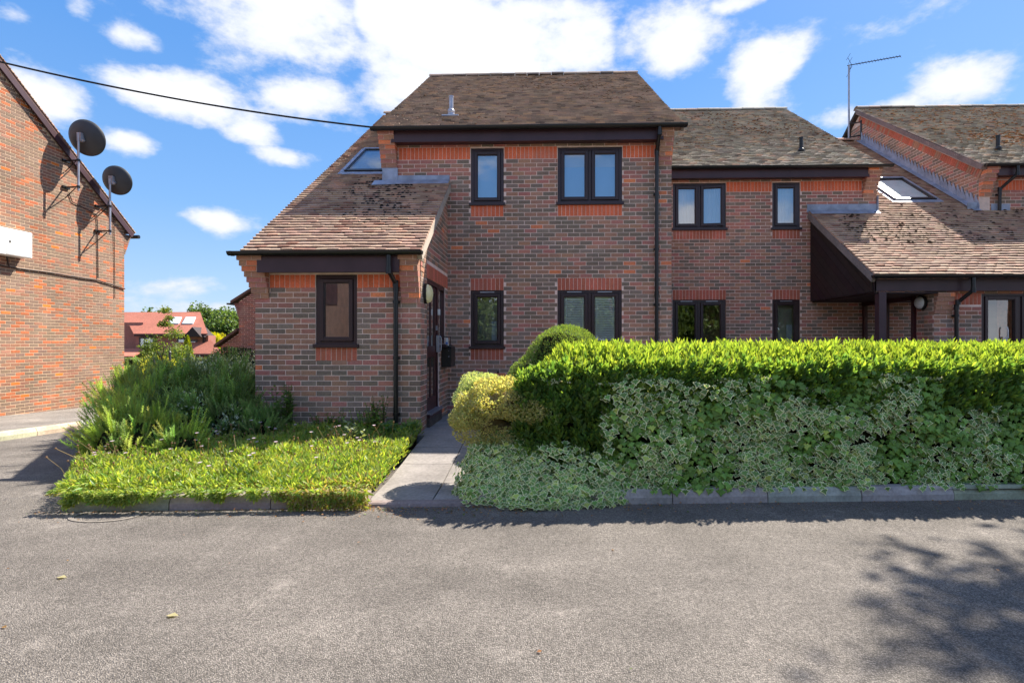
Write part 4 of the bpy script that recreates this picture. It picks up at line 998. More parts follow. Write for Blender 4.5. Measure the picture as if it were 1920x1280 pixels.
# aerial
t = thing('aerial', (9.25, 16.5, 7.7), 'television aerial with comb shaped boom on a tall mast above the gable peak', 'aerial')
mb = MB(); mb.tube([(9.25, 16.5, 7.35), (9.25, 16.5, 9.95)], .028, 10); mb.build('mast', M_steel, t)
mb = MB(); mb.tube([(9.25, 16.48, 7.75), (9.53, 16.35, 7.75)], .02, 6); mb.tube([(9.25, 16.48, 8.15), (9.53, 16.35, 8.15)], .02, 6); mb.tube([(9.53, 16.35, 7.7), (9.53, 16.35, 8.2)], .03, 6); mb.build('bracket', M_black, t)
mb = MB(); bx = Vector((1.0, -.25, .06)).normalized(); o0 = Vector((9.2, 16.5, 9.93)); mb.tube([o0, o0+bx*1.42], .013, 6)
pv = Vector((.25, 1, 0)).normalized()
for i in range(15):
    p = o0+bx*(.25+i*.082); e = pv*.07+Vector((0, 0, .075)); mb.tube([p-e, p+e], .006, 4)
for sgn in (1, -1): mb.tube([o0+bx*.12, o0+bx*.03+Vector((0, 0, .26*sgn))+pv*.05], .008, 4); mb.tube([o0+bx*.03+Vector((0, 0, .26*sgn))+pv*.2, o0+bx*.03+Vector((0, 0, .26*sgn))-pv*.2], .006, 4); mb.tube([o0+bx*.08+Vector((0, 0, .13*sgn))+pv*.2, o0+bx*.08+Vector((0, 0, .13*sgn))-pv*.2], .006, 4)
mb.build('antenna_boom', M_black, t)

# =================================================================== LEFT BUILDING
HL = thing('gabled_house', (-12.38, 15.35, -.3), 'orange brick gable end wall with two satellite dishes at the left edge', 'house')
bL = Batch(BR, PAL_L); wallmb = MB(); XL = -12.38
yS = 8.3; topL = lambda u: 4.72+.80*(15.35-(yS+u))+.12
w = Wall((XL, yS), (0, 1), (1, 0), 15.35-yS, -.5, 11, top=topL, ww=W_L); w.bricks(bL); w.backing(wallmb)
for i in range(8):      # corbelled end under the eaves
    cbk = MB(); cbk.box(XL-.23, XL+.006, 15.34, 15.36+.24*(1-i/8), 4.72-(i+1)*.075, 4.72-i*.075-.009, PAL_L[(i*5) % 26]); cbk.build('corbel_brick', M_brickL, HL)
wallmb.box(-20, XL-.24, 15.1, 15.33, -.5, 4.7)
wl = wallmb.build('wall', M_mortarL, HL); BR.cache.clear()
bL.build('brick', M_brickL, wl, singles=300, stuff_name='brickwork', single_mask=lambda c, px, py: (py > 120) & (py < 740))
mb = MB()
al = math.atan(.80); vv = Vector((0, -math.cos(al), math.sin(al))); nn = Vector((0, math.sin(al), math.cos(al))); P0 = Vector((XL+.09, 15.62, 4.64+.12))
mb.prism([P0, P0+vv*9.2, P0+vv*9.2+Vector((-8, 0, 0)), P0+Vector((-8, 0, 0))], nn*.05, (.2,.12,.1)); mb.build('roof', M_tileR, HL)
for i in range(70):
    mb = MB(); p = P0+vv*(i*.1)+nn*.05; mb.prism([p+Vector((.02, 0, 0)), p+vv*.12+Vector((.02, 0, 0))-nn*.0, p+vv*.12+Vector((.02, 0, 0))+nn*.012, p+Vector((.02, 0, 0))+nn*.028], (-.3, 0, 0), random.choice(PAL_TR)); mb.build('roof_tile', M_tileR, HL)
mb = MB(); mb.prism([P0+Vector((.0, 0, 0))-nn*.14, P0+vv*9.2-nn*.14, P0+vv*9.2-nn*.002, P0-nn*.002], (-.03, 0, 0), (.2,.12,.08)); mb.build('bargeboard', M_fascia, HL)
mb = MB(); mb.tube([(XL+.16, 15.72, 4.70), (-19, 15.72, 4.70)], .055, 10); mb.build('gutter', M_black, HL)
# cables clipped to the wall are parts of it
mb = MB()
def wobble(P, n, a): 
    out = []
    for i in range(len(P)-1):
        for k in range(n): 
            t_ = k/n; q = Vector(P[i]).lerp(Vector(P[i+1]), t_); out.append(q+Vector((0, random.uniform(-a, a), random.uniform(-a, a)*.8)))
    return out+[Vector(P[-1])]
mb.tube(wobble([(XL+.03, 10.5, 3.3), (XL+.03, 11.88, 3.27), (XL+.03, 13.2, 3.26), (XL+.03, 14.4, 3.24), (XL+.03, 15.34, 3.10)], 5, .008), .017, 6)
mb.tube(wobble([(XL+.02, 11.9, 3.5), (XL+.02, 11.95, 3.28)], 3, .01), .014, 6)
mb.tube(wobble([(XL+.025, 13.5, 5.4), (XL+.025, 13.6, 5.2), (XL+.025, 14.33, 5.05), (XL+.025, 14.38, 4.9), (XL+.025, 14.40, 3.3)], 4, .008), .012, 6)
mb.tube(wobble([(XL+.025, 14.4, 5.3), (XL+.025, 14.95, 5.1), (XL+.025, 14.98, 2.8)], 5, .004), .009, 6)
mb.build('wall_cable', flat('cable_brown', srgb(58,40,34), .6), HL)
# cabinet
t = thing('meter_cabinet', (XL+.15, 11.9, 3.8), 'white metal cabinet fixed high on the orange brick gable wall', 'cabinet')
mb = MB(); mb.box(XL+.01, -12.10, 11.2, 12.25, 3.50, 4.10); mb.build('cabinet_body', M_white, t, bevel=.012)
mb = MB(); mb.box(-12.10, -12.095, 11.64, 12.23, 3.52, 4.08); mb.build('cabinet_door', M_white, t, bevel=.002)
mb = MB(); mb.box(-12.095, -12.088, 11.70, 11.73, 3.78, 3.83); mb.build('lock', M_black, t)
# satellite dishes
def dish(y, z0, z1, zd, r, label):
    t = thing('satellite_dish', (-11.9, y, z0), label, 'satellite dish', 'satellite dishes on the left gable')
    mb = MB(); mb.tube([(-11.9, y, z0), (-11.9, y, z1)], .027, 12); mb.build('pole', M_steel, t)
    mb = MB()
    for zz in (z0+.1, z0+.78):
        mb.tube([(XL+.01, y+.12, zz+.03), (-11.88, y, zz)], .022, 6); mb.box(XL, XL+.05, y+.04, y+.24, zz-.0, zz+.06); mb.tube([(-11.9, y, zz-.03), (-11.9, y, zz+.03)], .04, 8)
        mb.tube([(XL+.02, y+.12, zz-.25), (-12.0, y+.03, zz-.02)], .012, 6)
    mb.build('bracket', M_black, t)
    ax = Vector((-.22, .93, .33)).normalized(); c = Vector((-11.84, y+.10, zd)); xa = ax.cross(Vector((0, 0, 1))).normalized(); ya = xa.cross(ax)
    mb = MB(); V = []; seg = 40; R = 7
    for side in (0, 1):
        for i in range(R+1):
            q = i/R; dpt = .17*r/.5*q*q-(.012 if side == 0 else 0)
            V += [c+ax*dpt+xa*(math.cos(2*math.pi*k/seg)*r*q*.93)+ya*(math.sin(2*math.pi*k/seg)*r*q) for k in range(seg)]
    m = (R+1)*seg
    F = [(i*seg+k, i*seg+(k+1) % seg, (i+1)*seg+(k+1) % seg, (i+1)*seg+k) for i in range(R) for k in range(seg)]
    F += [(m+(i+1)*seg+k, m+(i+1)*seg+(k+1) % seg, m+i*seg+(k+1) % seg, m+i*seg+k) for i in range(R) for k in range(seg)]
    F += [(R*seg+k, R*seg+(k+1) % seg, m+R*seg+(k+1) % seg, m+R*seg+k) for k in range(seg)]
    mb.add(V, F); mb.build('reflector', M_dish, t, smooth=True)
    mb = MB(); mb.tube([c+ax*.16+xa*0+ya*(-r*.97)*1.0, c+ax*(.62)-ya*(.22)], .013, 6); e = c+ax*.64-ya*.2; mb.tube([e-ax*.03, e+ax*.09-ax*.16], .035, 10)
    mb.build('feed_arm', M_steel, t); mb = MB(); mb.tube([c-ax*.01-ya*(r*.15), c-ya*(r*.15)-ax*.10], .03, 8); mb.box(-11.94, -11.83, y-.01, y+.10, zd-.12, zd+.1); mb.build('dish_clamp', M_steel, t)
dish(13.27, 5.39, 6.86, 6.78, .45, 'larger dark grey satellite dish, upper one on a pale pole against the gable slope')
dish(14.26, 4.47, 6.0, 5.98, .395, 'smaller dark satellite dish, lower one on its pole nearer to the gutter')

# overhead cable
t = MB(); P = []
a = Vector((-15.5, 8.3, 8.1)); b_ = Vector((-3.08, 9.60, 5.42))
for i in range(41):
    f = i/40; p = a.lerp(b_, f); p.z -= 4*.42*f*(1-f); P.append(p)
t.tube(P, .016, 6); o = t.build('overhead_cable', M_rope, origin=(-9, 9, 6)); tag(o, 'black overhead cable sagging from the left gable to the central house eaves', 'cable')

# =================================================================== BACKGROUND
PAL_N = jit(srgb(128,88,84), .1, 12, .04)+jit(srgb(138,92,86), .1, 8, .04)+jit(srgb(150,96,86), .1, 6, .04)+jit(srgb(160,100,84), .1, 4, .04)+jit(srgb(140,92,86), .1, 12, .04)
HN = thing('gabled_house', (-9, 19.67, -.6), 'pinkish brick gable with kneeler and low lean-to seen behind the central wing', 'house')
bN = Batch(BR, PAL_N); wallmb = MB()
w = Wall((-11.46, 19.67), (1, 0), (0, -1), 4.6, -1.4, 6, top=lambda u: 3.05+.62*u, proud=.01); w.bricks(bN); w.backing(wallmb)
w = Wall((-12.2, 19.75), (1, 0), (0, -1), .74, -1.4, 2, top=lambda u: 1.38+.7*u, proud=.01); w.bricks(bN); lt_ = MB(); w.backing(lt_); lt_.build('lean_to_wall', M_mortar, HN)
for i in range(7):
    cbk = MB(); cbk.box(-11.46-.17*(1-i/7), -11.30, 19.652, 19.9, 3.0-(i+1)*.075, 3.0-i*.075-.009, PAL_N[i]); cbk.build('corbel_brick', M_brick, HN)

wn = wallmb.build('wall', M_mortar, HN); BR.cache.clear(); bN.build('brick', M_brick, wn, singles=120, stuff_name='brickwork', single_mask=lambda c, px, py: (px < 478) & (py < 690))
mb = MB(); c = (.12,.07,.06)
for (x0, z0, x1, z1) in ((-11.72, 2.98, -6.8, 6.03), (-12.35, 1.34, -11.47, 1.96)):
    mb.prism([Vector((x0, 19.55, z0)), Vector((x1, 19.55, z1)), Vector((x1, 19.55, z1+.1)), Vector((x0, 19.55, z0+.1))], (0, 6.5, 0), c)
mb.build('roof', M_tileR, HN)
mb = MB(); mb.box(-11.83, -11.7, 19.5, 26, 2.93, 2.99); mb.build('gutter', M_black, HN)
mb = MB(); mb.tube([(-10.62, 19.64, .47), (-10.62, 19.9, .47)], .09, 10); mb.build('flue', M_black, HN)

M_tileF = colmat('far_roof_tile', .9, .2, (14, .2), (1.5, .1), (30, .4, .02)); M_brickF = colmat('far_brick', .9, .2, (12, .15), (2, .1), (30, .3, .01))
HF = thing('terraced_house', (-26, 34.5, -2), 'distant house with red tiled roof, two skylights and small porch gable beyond the garden', 'house')
cb = srgb(160,108,98); cr = srgb(176,112,94)
mb = MB(); mb.box(-27.6, -22.6, 35.2, 36.0, -2, 2.0, cb); mb.box(-31, -27.62, 35.9, 37, -2, 2.9, cb)
mb.box(-30, -21.1, 34.4, 35.0, -2, .62, cb); fw_ = mb.build('wall', M_brickF, HF)
mb = MB()
def slab(mb, P, th, c): mb.prism([Vector(p) for p in P], (0, 0, th), c)
slab(mb, [(-27.5, 34.9, 2.04), (-22.45, 34.9, 2.04), (-24.6, 37.4, 3.62), (-31, 37.4, 3.62), (-31, 36.9, 3.30), (-28.5, 35.8, 2.61)], .08, cr)
slab(mb, [(-31, 33.2, .58), (-26.2, 33.2, .58), (-26.8, 35.2, 1.05), (-31, 35.2, 1.05)], .08, cr)
slab(mb, [(-25.2, 34.2, .72), (-21.0, 34.2, .72), (-22.5, 35.3, 1.62), (-25.2, 35.3, 1.62)], .08, cr)
fr_ = mb.build('roof', M_tileF, HF)
for x, z in ((-25.9, 3.0), (-24.9, 2.98)):
    mb = MB(); mb.prism([Vector((x, 35.95, 2.78)), Vector((x+.75, 35.95, 2.78)), Vector((x+.45, 36.7, 3.26)), Vector((x-.25, 36.7, 3.26))], (0, -.03, .06)); mb.build('skylight', M_curtain, fr_)
for x0, x1, z0, z1 in ((-27.3, -26.2, .98, 1.9), (-24.7, -24.1, 1.0, 1.85), (-23.9, -23.3, 1.0, 1.7)):
    mb = MB(); mb.box(x0, x1, 35.12, 35.19, z0, z1); w_ = mb.build('window', M_frame, HF); mb = MB(); mb.box(x0+.12, x1-.12, 35.1, 35.118, z0+.12, z1-.12); mb.build('pane', M_glass, w_)
mb = MB(); mb.prism([Vector((-23.9, 34.6, 1.9)), Vector((-22.7, 34.6, 1.9)), Vector((-23.3, 34.6, 2.55))], (0, 1.5, 0)); mb.build('porch_gable', M_soffit, HF)
mb = MB(); mb.box(-22.9, -22.75, 35.05, 35.15, 1.0, 2.0); mb.build('downpipe', M_soffit, HF)
mb = MB(); mb.box(-27.4, -22.5, 34.8, 34.86, 1.95, 2.06); mb.box(-31, -26.2, 33.1, 33.16, .5, .6); mb.box(-25.2, -21.4, 34.1, 34.16, .63, .73); mb.build('gutter', M_soffit, HF)

# ------------------------------------------------------------------ plants
LEAF = Proto('leaf', [(0,0,0),(-.5,.45,.06),(0,.5,-.04),(.5,.45,.06),(0,1,-.06)], [(0,2,1),(0,3,2),(1,2,4),(2,3,4)])
LANCE = Proto('leaf', [(0,0,0),(-.5,.3,.1),(-.42,.65,.06),(0,1,-.1),(.42,.65,.06),(.5,.3,.1),(0,.45,-.05)], [(0,6,1),(1,6,2),(2,6,3),(3,6,4),(4,6,5),(5,6,0)])
def ivy_proto():
    out = [(0,-.05),(.28,-.28),(.42,-.02),(.85,.10),(.50,.42),(.30,.55),(0,1.05),(-.30,.55),(-.50,.42),(-.85,.10),(-.42,-.02),(-.28,-.28)]
    n = len(out); V = [(0,.2,.03)]; 
    for x, y in out: V.append((x*.80, (y-.2)*.79+.2, .03-.05*abs(x)))
    for x, y in out: V.append((x, y, -.12*abs(x)-.08*max(0, y-.5)))
    F = [(0, 1+i, 1+(i+1) % n) for i in range(n)]+[(1+i, 1+n+i, 1+n+(i+1) % n, 1+(i+1) % n) for i in range(n)]
    F = [f[::-1] for f in F]
    return Proto('leaf', V, F, [0]*n+[1]*n)
IVY = ivy_proto()
IVYG = Proto('leaf', IVY.V, IVY.F)
def blob_core(name, parent, c, r, mat=None, squash=.92, seed=0):
    mb = MB(); ph = [random.uniform(0, 6) for _ in range(4)]
    fn = lambda v: squash*(1+.06*math.sin(5*v.x+ph[0])+.06*math.sin(6*v.y+ph[1])+.05*math.sin(7*v.z+ph[2]))
    V0 = len(mb.V); mb.ball((0, 0, 0), 1, 18, 10, fn=fn)
    mb.V = [(c[0]+v[0]*r[0], c[1]+v[1]*r[1], c[2]+v[2]*r[2]) for v in mb.V]
    return mb.build(name, mat or M_dark, parent, smooth=True)

def shell_points(n, c, r, lump=.08, inner=.12, zmin=-.5):
    d = rdir(n*2); d = d[d[:, 2] > zmin][:n]
    f = 1+lump*(np.sin(4*d[:, 0]+c[0]*3)+np.sin(5*d[:, 1]+1.3)+np.sin(6*d[:, 2]+2.1))/1.5
    rr = f*(1-inner*rng.random(len(d))**1.5)
    return np.array(c)+d*np.array(r)*rr[:, None], d/np.array(r)/np.linalg.norm(d/np.array(r), axis=1, keepdims=True)

def foliage(parent, name, c, r, n, size, pal, mat, proto=LEAF, up=.3, lump=.08, inner=.15, zmin=-.5, aspect=.55, singles=0):
    P, nr = shell_points(n, c, r, lump, inner, zmin)
    m = len(P); yd = nr*.6+rdir(m)*.7+np.array([0, 0, up]); s = size*rng.uniform(.7, 1.3, m)
    b = Batch(proto, pal); b.add(frames(P, yd, nr+rdir(m)*.6, s*aspect, s, s), rng.integers(0, len(pal), m))
    b.build(name, mat, parent, singles=singles)

# ---- laurel hedge
hx0, hx1 = -.25, 8.6
HED = thing('laurel_hedge', (3, 5.7, .1), 'long clipped laurel hedge with bright yellow green leaves along its flat top', 'hedge')
def hfront(x): return kY(x)+.17
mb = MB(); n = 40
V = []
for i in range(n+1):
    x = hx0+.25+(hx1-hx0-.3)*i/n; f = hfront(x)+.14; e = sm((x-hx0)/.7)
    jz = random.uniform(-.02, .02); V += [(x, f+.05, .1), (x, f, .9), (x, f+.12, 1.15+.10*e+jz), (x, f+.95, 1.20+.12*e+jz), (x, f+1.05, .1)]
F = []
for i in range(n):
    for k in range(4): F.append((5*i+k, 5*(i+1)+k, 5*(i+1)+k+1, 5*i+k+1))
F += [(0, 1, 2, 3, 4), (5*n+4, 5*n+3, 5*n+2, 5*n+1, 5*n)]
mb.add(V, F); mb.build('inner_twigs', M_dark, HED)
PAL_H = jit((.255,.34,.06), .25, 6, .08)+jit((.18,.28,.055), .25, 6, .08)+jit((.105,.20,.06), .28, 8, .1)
# upright shoots on top
def shoots(n, fx, kr, base_up):
    P = []; D = []; K = []; S = []
    for i in range(n):
        x, y, z, shade = fx()
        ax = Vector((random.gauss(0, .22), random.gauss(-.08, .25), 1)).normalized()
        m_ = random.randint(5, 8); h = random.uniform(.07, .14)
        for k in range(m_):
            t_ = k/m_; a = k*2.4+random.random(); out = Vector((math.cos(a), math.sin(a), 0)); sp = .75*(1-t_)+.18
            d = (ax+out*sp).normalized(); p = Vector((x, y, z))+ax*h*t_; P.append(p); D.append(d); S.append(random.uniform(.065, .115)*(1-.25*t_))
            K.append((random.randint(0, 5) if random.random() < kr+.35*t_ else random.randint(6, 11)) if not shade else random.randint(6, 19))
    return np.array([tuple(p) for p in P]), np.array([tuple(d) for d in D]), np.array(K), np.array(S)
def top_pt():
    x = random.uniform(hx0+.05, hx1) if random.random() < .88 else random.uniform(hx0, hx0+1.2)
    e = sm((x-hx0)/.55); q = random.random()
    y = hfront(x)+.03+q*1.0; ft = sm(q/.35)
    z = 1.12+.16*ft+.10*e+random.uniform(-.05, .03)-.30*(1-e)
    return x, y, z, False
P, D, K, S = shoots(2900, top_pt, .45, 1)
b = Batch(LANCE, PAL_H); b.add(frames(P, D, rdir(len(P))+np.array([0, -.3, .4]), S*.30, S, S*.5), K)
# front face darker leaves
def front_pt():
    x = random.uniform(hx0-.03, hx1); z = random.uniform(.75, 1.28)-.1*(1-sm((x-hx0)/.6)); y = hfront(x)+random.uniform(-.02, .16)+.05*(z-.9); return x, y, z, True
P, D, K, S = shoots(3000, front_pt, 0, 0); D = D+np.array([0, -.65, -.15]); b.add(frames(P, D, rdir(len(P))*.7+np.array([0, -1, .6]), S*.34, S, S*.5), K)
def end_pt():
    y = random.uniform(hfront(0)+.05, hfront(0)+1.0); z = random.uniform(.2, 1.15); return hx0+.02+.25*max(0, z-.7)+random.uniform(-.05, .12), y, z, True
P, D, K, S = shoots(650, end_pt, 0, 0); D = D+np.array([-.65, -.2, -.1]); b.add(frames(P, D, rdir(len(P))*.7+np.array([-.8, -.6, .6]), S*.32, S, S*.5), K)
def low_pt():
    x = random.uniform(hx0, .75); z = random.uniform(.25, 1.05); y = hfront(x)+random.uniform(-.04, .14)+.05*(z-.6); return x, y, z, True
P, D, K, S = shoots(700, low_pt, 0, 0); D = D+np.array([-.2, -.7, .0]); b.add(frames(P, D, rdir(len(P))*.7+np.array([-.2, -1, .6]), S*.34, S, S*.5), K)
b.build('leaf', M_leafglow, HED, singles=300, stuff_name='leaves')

# ---- ivy over the front of the hedge and down to the kerb
IV = thing('variegated_ivy', (2.5, 5.1, .15), 'ivy with cream edged leaves trailing over the hedge front down to the kerb', 'ivy')
PAL_I = jit((.135,.25,.06), .35, 8, .08)+jit((.15,.29,.05), .35, 6, .08)+jit((.40,.52,.10), .2, 4, .08)
bi = Batch(IVY, PAL_I, (.84,.86,.54)); bg_ = Batch(IVYG, PAL_I)
from mathutils import noise as mn
def ivy_pts(n):
    P = []; G = []
    while len(P) < n:
        x = random.uniform(-.78, hx1-.2); z = random.uniform(.12, 1.24)
        nz = mn.noise(Vector((x*1.4, z*1.9, 3.1))); topz = 1.17+.22*mn.noise(Vector((x*1.3, 7.7, 0)))
        if x > 3.0: topz -= .22*sm((x-3.0)/1.2)*(1 if (x*1.3) % 1.7 < 1.1 else .2)
        if x < .55: topz = min(topz, .50+.25*(x+.2)+.12*mn.noise(Vector((x*3, 1.7, 0))))
        if x < .95: topz -= .25*(1-sm((x-.5)/.45))
        if z > topz or (z > topz-.2 and random.random() < .5): continue
        if nz > .38 and z > .55 and random.random() < .85: continue
        bulge = .10*mn.noise(Vector((x*2.3, z*2.6, 9.4)))
        y = hfront(x)-.12+bulge+.05*z+random.uniform(-.02, .09)
        if x < .15: y = y+.55*(max(0, .15-x)/.93)**2*1.0
        if z < .14: y = hfront(x)-.14+random.uniform(-.06, .05)
        P.append((x, y, z)); G.append(mn.noise(Vector((x*2.2+5, z*2.2, 1.1))))
    return np.array(P), np.array(G)
P, G = ivy_pts(8800); m = len(P)
nr = rdir(m)*.42+np.stack([-.5*(P[:, 0] < .1)*1.0, -np.ones(m), .30*np.ones(m)], 1); yd = np.stack([rnd(m)*.6, -.25+rnd(m)*.3, -np.ones(m)], 1)
s = rng.uniform(.028, .062, m)
fr_m = frames(P, yd, nr, s, s, s); green = (G+rng.normal(0, .16, m) > .10); kk = np.where(rng.random(m) < .06, rng.integers(14, 18, m), np.where(green, rng.integers(8, 14, m), rng.integers(0, 8, m)))
bi.add(fr_m[~green], kk[~green]); bg_.add(fr_m[green], kk[green])
# mass of ivy spilling round the left foot of the hedge
for (c, r, n_) in (((-.28, 5.42, .22), (.50, .45, .46), 1900), ((-.50, 5.25, .10), (.33, .33, .42), 1000), ((-.02, 5.12, .08), (.55, .26, .40), 1400), ((.4, 5.12, .08), (.5, .2, .3), 700)):
    P, nr = shell_points(n_, c, r, .16, .22, -.35); m = len(P); P[:, 2] = np.maximum(P[:, 2], .02+.03*rng.random(m)); s_i = rng.uniform(.026, .056, m)
    k_i = np.where(rng.random(m) < .62, rng.integers(0, 8, m), rng.integers(8, 18, m)); keep = (P[:, 1] < 6.0) & (P[:, 1] > kY(0)-.22)
    bi.add(frames(P, nr*.2+np.stack([rnd(m)*.5, -.3+rnd(m)*.3, -np.ones(m)], 1), nr+rdir(m)*.4+np.array([0, -.3, .35]), s_i, s_i, s_i)[keep], k_i[keep])
# trailing stems across the dropped kerb
m = 520; th_ = rng.random(m); X_ = -.72+.75*th_+rng.normal(0, .05, m); Y_ = kY(0)-.02-.16*rng.random(m)**1.6+.1*(th_ < .5); P2 = np.stack([X_, Y_, .02+.05*rng.random(m)], 1)
s2 = rng.uniform(.018, .036, m); bi.add(frames(P2, np.stack([rnd(m)-.2, -.8+rnd(m)*.4, -.2+rnd(m)*.3], 1), rdir(m)*.4+np.array([0, -.4, 1.]), s2, s2, s2), rng.integers(0, 18, m))
bi.build('leaf', M_ivy, IV, singles=300, stuff_name='leaves'); bg_.build('leaf', M_ivy, IV, stuff_name='leaves')
mb = MB(); mb.box(-.62, hx1, kY(0)+.22, kY(0)+.3, .08, .5); 
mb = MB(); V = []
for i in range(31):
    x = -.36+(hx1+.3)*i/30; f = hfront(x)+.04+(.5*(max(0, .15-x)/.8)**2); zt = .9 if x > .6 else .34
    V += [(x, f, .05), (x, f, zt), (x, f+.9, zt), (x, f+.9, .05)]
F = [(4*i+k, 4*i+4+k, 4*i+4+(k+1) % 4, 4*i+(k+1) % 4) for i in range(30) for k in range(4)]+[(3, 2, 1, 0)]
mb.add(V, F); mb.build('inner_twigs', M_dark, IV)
# fallen blossom heads on the hedge top
for i in range(0): pass
mb = MB(); bf = Batch(Proto('blossom', [(0,0,.3),(1,0,0),(.5,.87,0),(-.5,.87,0),(-1,0,0),(-.5,-.87,0),(.5,-.87,0)], [(0,1,2),(0,2,3),(0,3,4),(0,4,5),(0,5,6),(0,6,1)]), jit((.62,.62,.46), .15, 6))
for (cx, cz) in ((.10, 1.14), (1.05, 1.16), (1.15, 1.13), (1.75, 1.15), (3.35, 1.2), (3.9, 1.16), (2.2, 1.17), (.6, 1.12), (2.55, 1.06)):
    m = 60; P = np.stack([cx+rng.normal(0, .05, m), hfront(cx)+.0+rng.normal(0, .03, m), cz+rng.normal(0, .012, m)], 1); s = rng.uniform(.006, .010, m); bf.add(frames(P, rdir(m), rdir(m)*.5+np.array([0, -.4, 1]), s), rng.integers(0, 6, m))
bf.build('blossom', M_leaf, HED)

# ---- topiary yew dome
def bush_core_foliage(root, blobs, n_each, size, pal, mat, proto=LEAF, aspect=.5, up=.3, lump=.05, name='foliage', corename='inner_twigs', inner=.1, zmin=-.6, sq=.93, core_mat=None):
    for i, (c, r) in enumerate(blobs): blob_core(corename, root, c, r, mat=core_mat, squash=sq)
    b = Batch(proto, pal)
    for (c, r), n in zip(blobs, n_each):
        P, nr = shell_points(n, c, r, lump, inner, zmin); m = len(P)
        keep = np.ones(m, bool)
        for (c2, r2) in blobs:
            if c2 is c: continue
            keep &= (((P-np.array(c2))/np.array(r2))**2).sum(1) > .85
        P = P[keep]; nr = nr[keep]; m = len(P); s = size*rng.uniform(.65, 1.3, m)
        b.add(frames(P, nr*.8+rdir(m)*.6+np.array([0, 0, up]), nr+rdir(m)*.7, s*aspect, s, s), rng.integers(0, len(pal), m))
    b.build(name, mat, root)
t = thing('topiary_yew', (.3, 7.0, .2), 'clipped dark green yew dome rising behind the left end of the hedge', 'shrub')
bush_core_foliage(t, [((.28, 7.05, .95), (.62, .6, .78)), ((-.12, 6.9, .75), (.42, .45, .62))], (20000, 10000), .030, jit((.20,.29,.075), .3, 10, .1), M_needle, aspect=.34, lump=.012, inner=.08, sq=.88)
# ---- golden and grey-green shrub at the path
t = thing('golden_honeysuckle', (-.35, 5.5, .2), 'rounded golden yellow small leaved shrub at the corner of path and hedge', 'shrub')
PAL_G = jit((.46,.43,.22), .22, 8, .1)+jit((.38,.40,.22), .22, 6, .1)+jit((.28,.30,.14), .2, 3, .1)
bush_core_foliage(t, [((-.42, 5.42, .88), (.34, .32, .26)), ((-.70, 5.38, .76), (.22, .26, .22)), ((-.18, 5.3, .86), (.26, .26, .26)), ((-.5, 5.45, .62), (.34, .28, .25)), ((-.28, 5.28, .98), (.16, .18, .14)), ((-.56, 5.3, .93), (.15, .18, .14))], (14000, 8000, 10000, 7000, 3500, 3500), .023, PAL_G, M_leafglow, aspect=.75, up=.5, lump=.17, inner=.42, sq=.50, core_mat=flat('twigs_brown', (.20,.16,.08), 1, .02, var=(25, .4)))
t = thing('grey_euonymus', (-.62, 5.9, .2), 'pale grey green variegated shrub poking up behind the golden shrub', 'shrub')
bush_core_foliage(t, [((-.68, 5.75, .92), (.27, .28, .25))], (8000,), .020, jit((.44,.50,.28), .3, 10, .08), M_leaf, aspect=.6, up=.5, lump=.12, inner=.22, sq=.76)
t = thing('grey_euonymus', (.0, 5.3, .2), 'grey green small leaved shrub on the right flank of the golden shrub', 'shrub')
bush_core_foliage(t, [((.05, 5.30, .82), (.15, .18, .27))], (4500,), .020, jit((.34,.40,.20), .3, 10, .08), M_leaf, aspect=.6, up=.5, lump=.12, inner=.25, sq=.7)
# stray shoots above golden bush
# ---- rosemary / juniper bushes in the left bed
def sprig_proto():
    V = []; F = []
    n = 26
    for k in range(n):
        t_ = .08+k/n*.92; a = k*2.4; r = .17*(1-.55*t_)+.03; o_ = (math.cos(a), math.sin(a)); w_ = .028
        b0 = len(V); px_, py_ = -o_[1]*w_, o_[0]*w_
        V += [(px_, t_, py_), (-px_, t_, -py_), (o_[0]*r, t_+.13, o_[1]*r)]; F.append((b0, b0+1, b0+2))
    b0 = len(V); V += [(-.014, 0, 0), (.014, 0, 0), (0, 1, 0)]; F.append((b0, b0+1, b0+2))
    b0 = len(V); V += [(0, 0, -.014), (0, 0, .014), (0, 1, 0)]; F.append((b0, b0+1, b0+2))
    return Proto('sprig', V, F)
SPR = sprig_proto()
def rosemary(name, loc, blobs, ns, size, pal, label, cat='shrub', lightdir=None, group=None):
    t = thing(name, loc, label, cat, group)
    for c, r in blobs: blob_core('inner_twigs', t, c, r, squash=.74)
    b = Batch(SPR, pal); half = len(pal)//2
    for (c, r), n in zip(blobs, ns):
        P, nr = shell_points(n, c, r, .14, .42, -.35); m = len(P); s = size*rng.uniform(.7, 1.4, m)
        idx = rng.integers(0, max(1, m//9), m); C = P[idx]; ax = nr[idx]*.55+np.array([0, 0, .9])+rdir(m)[idx]*.35
        kp = rng.integers(0, len(pal), m)[idx]; kp = np.where(rng.random(m) < .3, rng.integers(0, len(pal), m), kp)
        yd = ax+rdir(m)*.30; h_ = rng.random(m)
        b.add(frames(C-nr[idx]*.10+ax*h_[:, None]*.14+rdir(m)*.045, yd, rdir(m), s), kp)
    b.build('sprigs', M_needle, t, smooth=False); return t
PJ_d = jit((.20,.31,.095), .35, 12, .1); PJ_y = jit((.44,.52,.10), .3, 8, .1)+jit((.24,.36,.09), .3, 6, .1)
rosemary('rosemary_bush', (-5.6, 8, .2), [((-5.25, 8.2, .45), (1.1, .95, .58)), ((-5.9, 8.9, .5), (1.0, 1.0, .62)), ((-4.75, 7.35, .35), (.55, .6, .5))], (1500, 900, 650), .22, PJ_d, 'large dark green bushy rosemary with upright feathery shoots beside the wing wall')
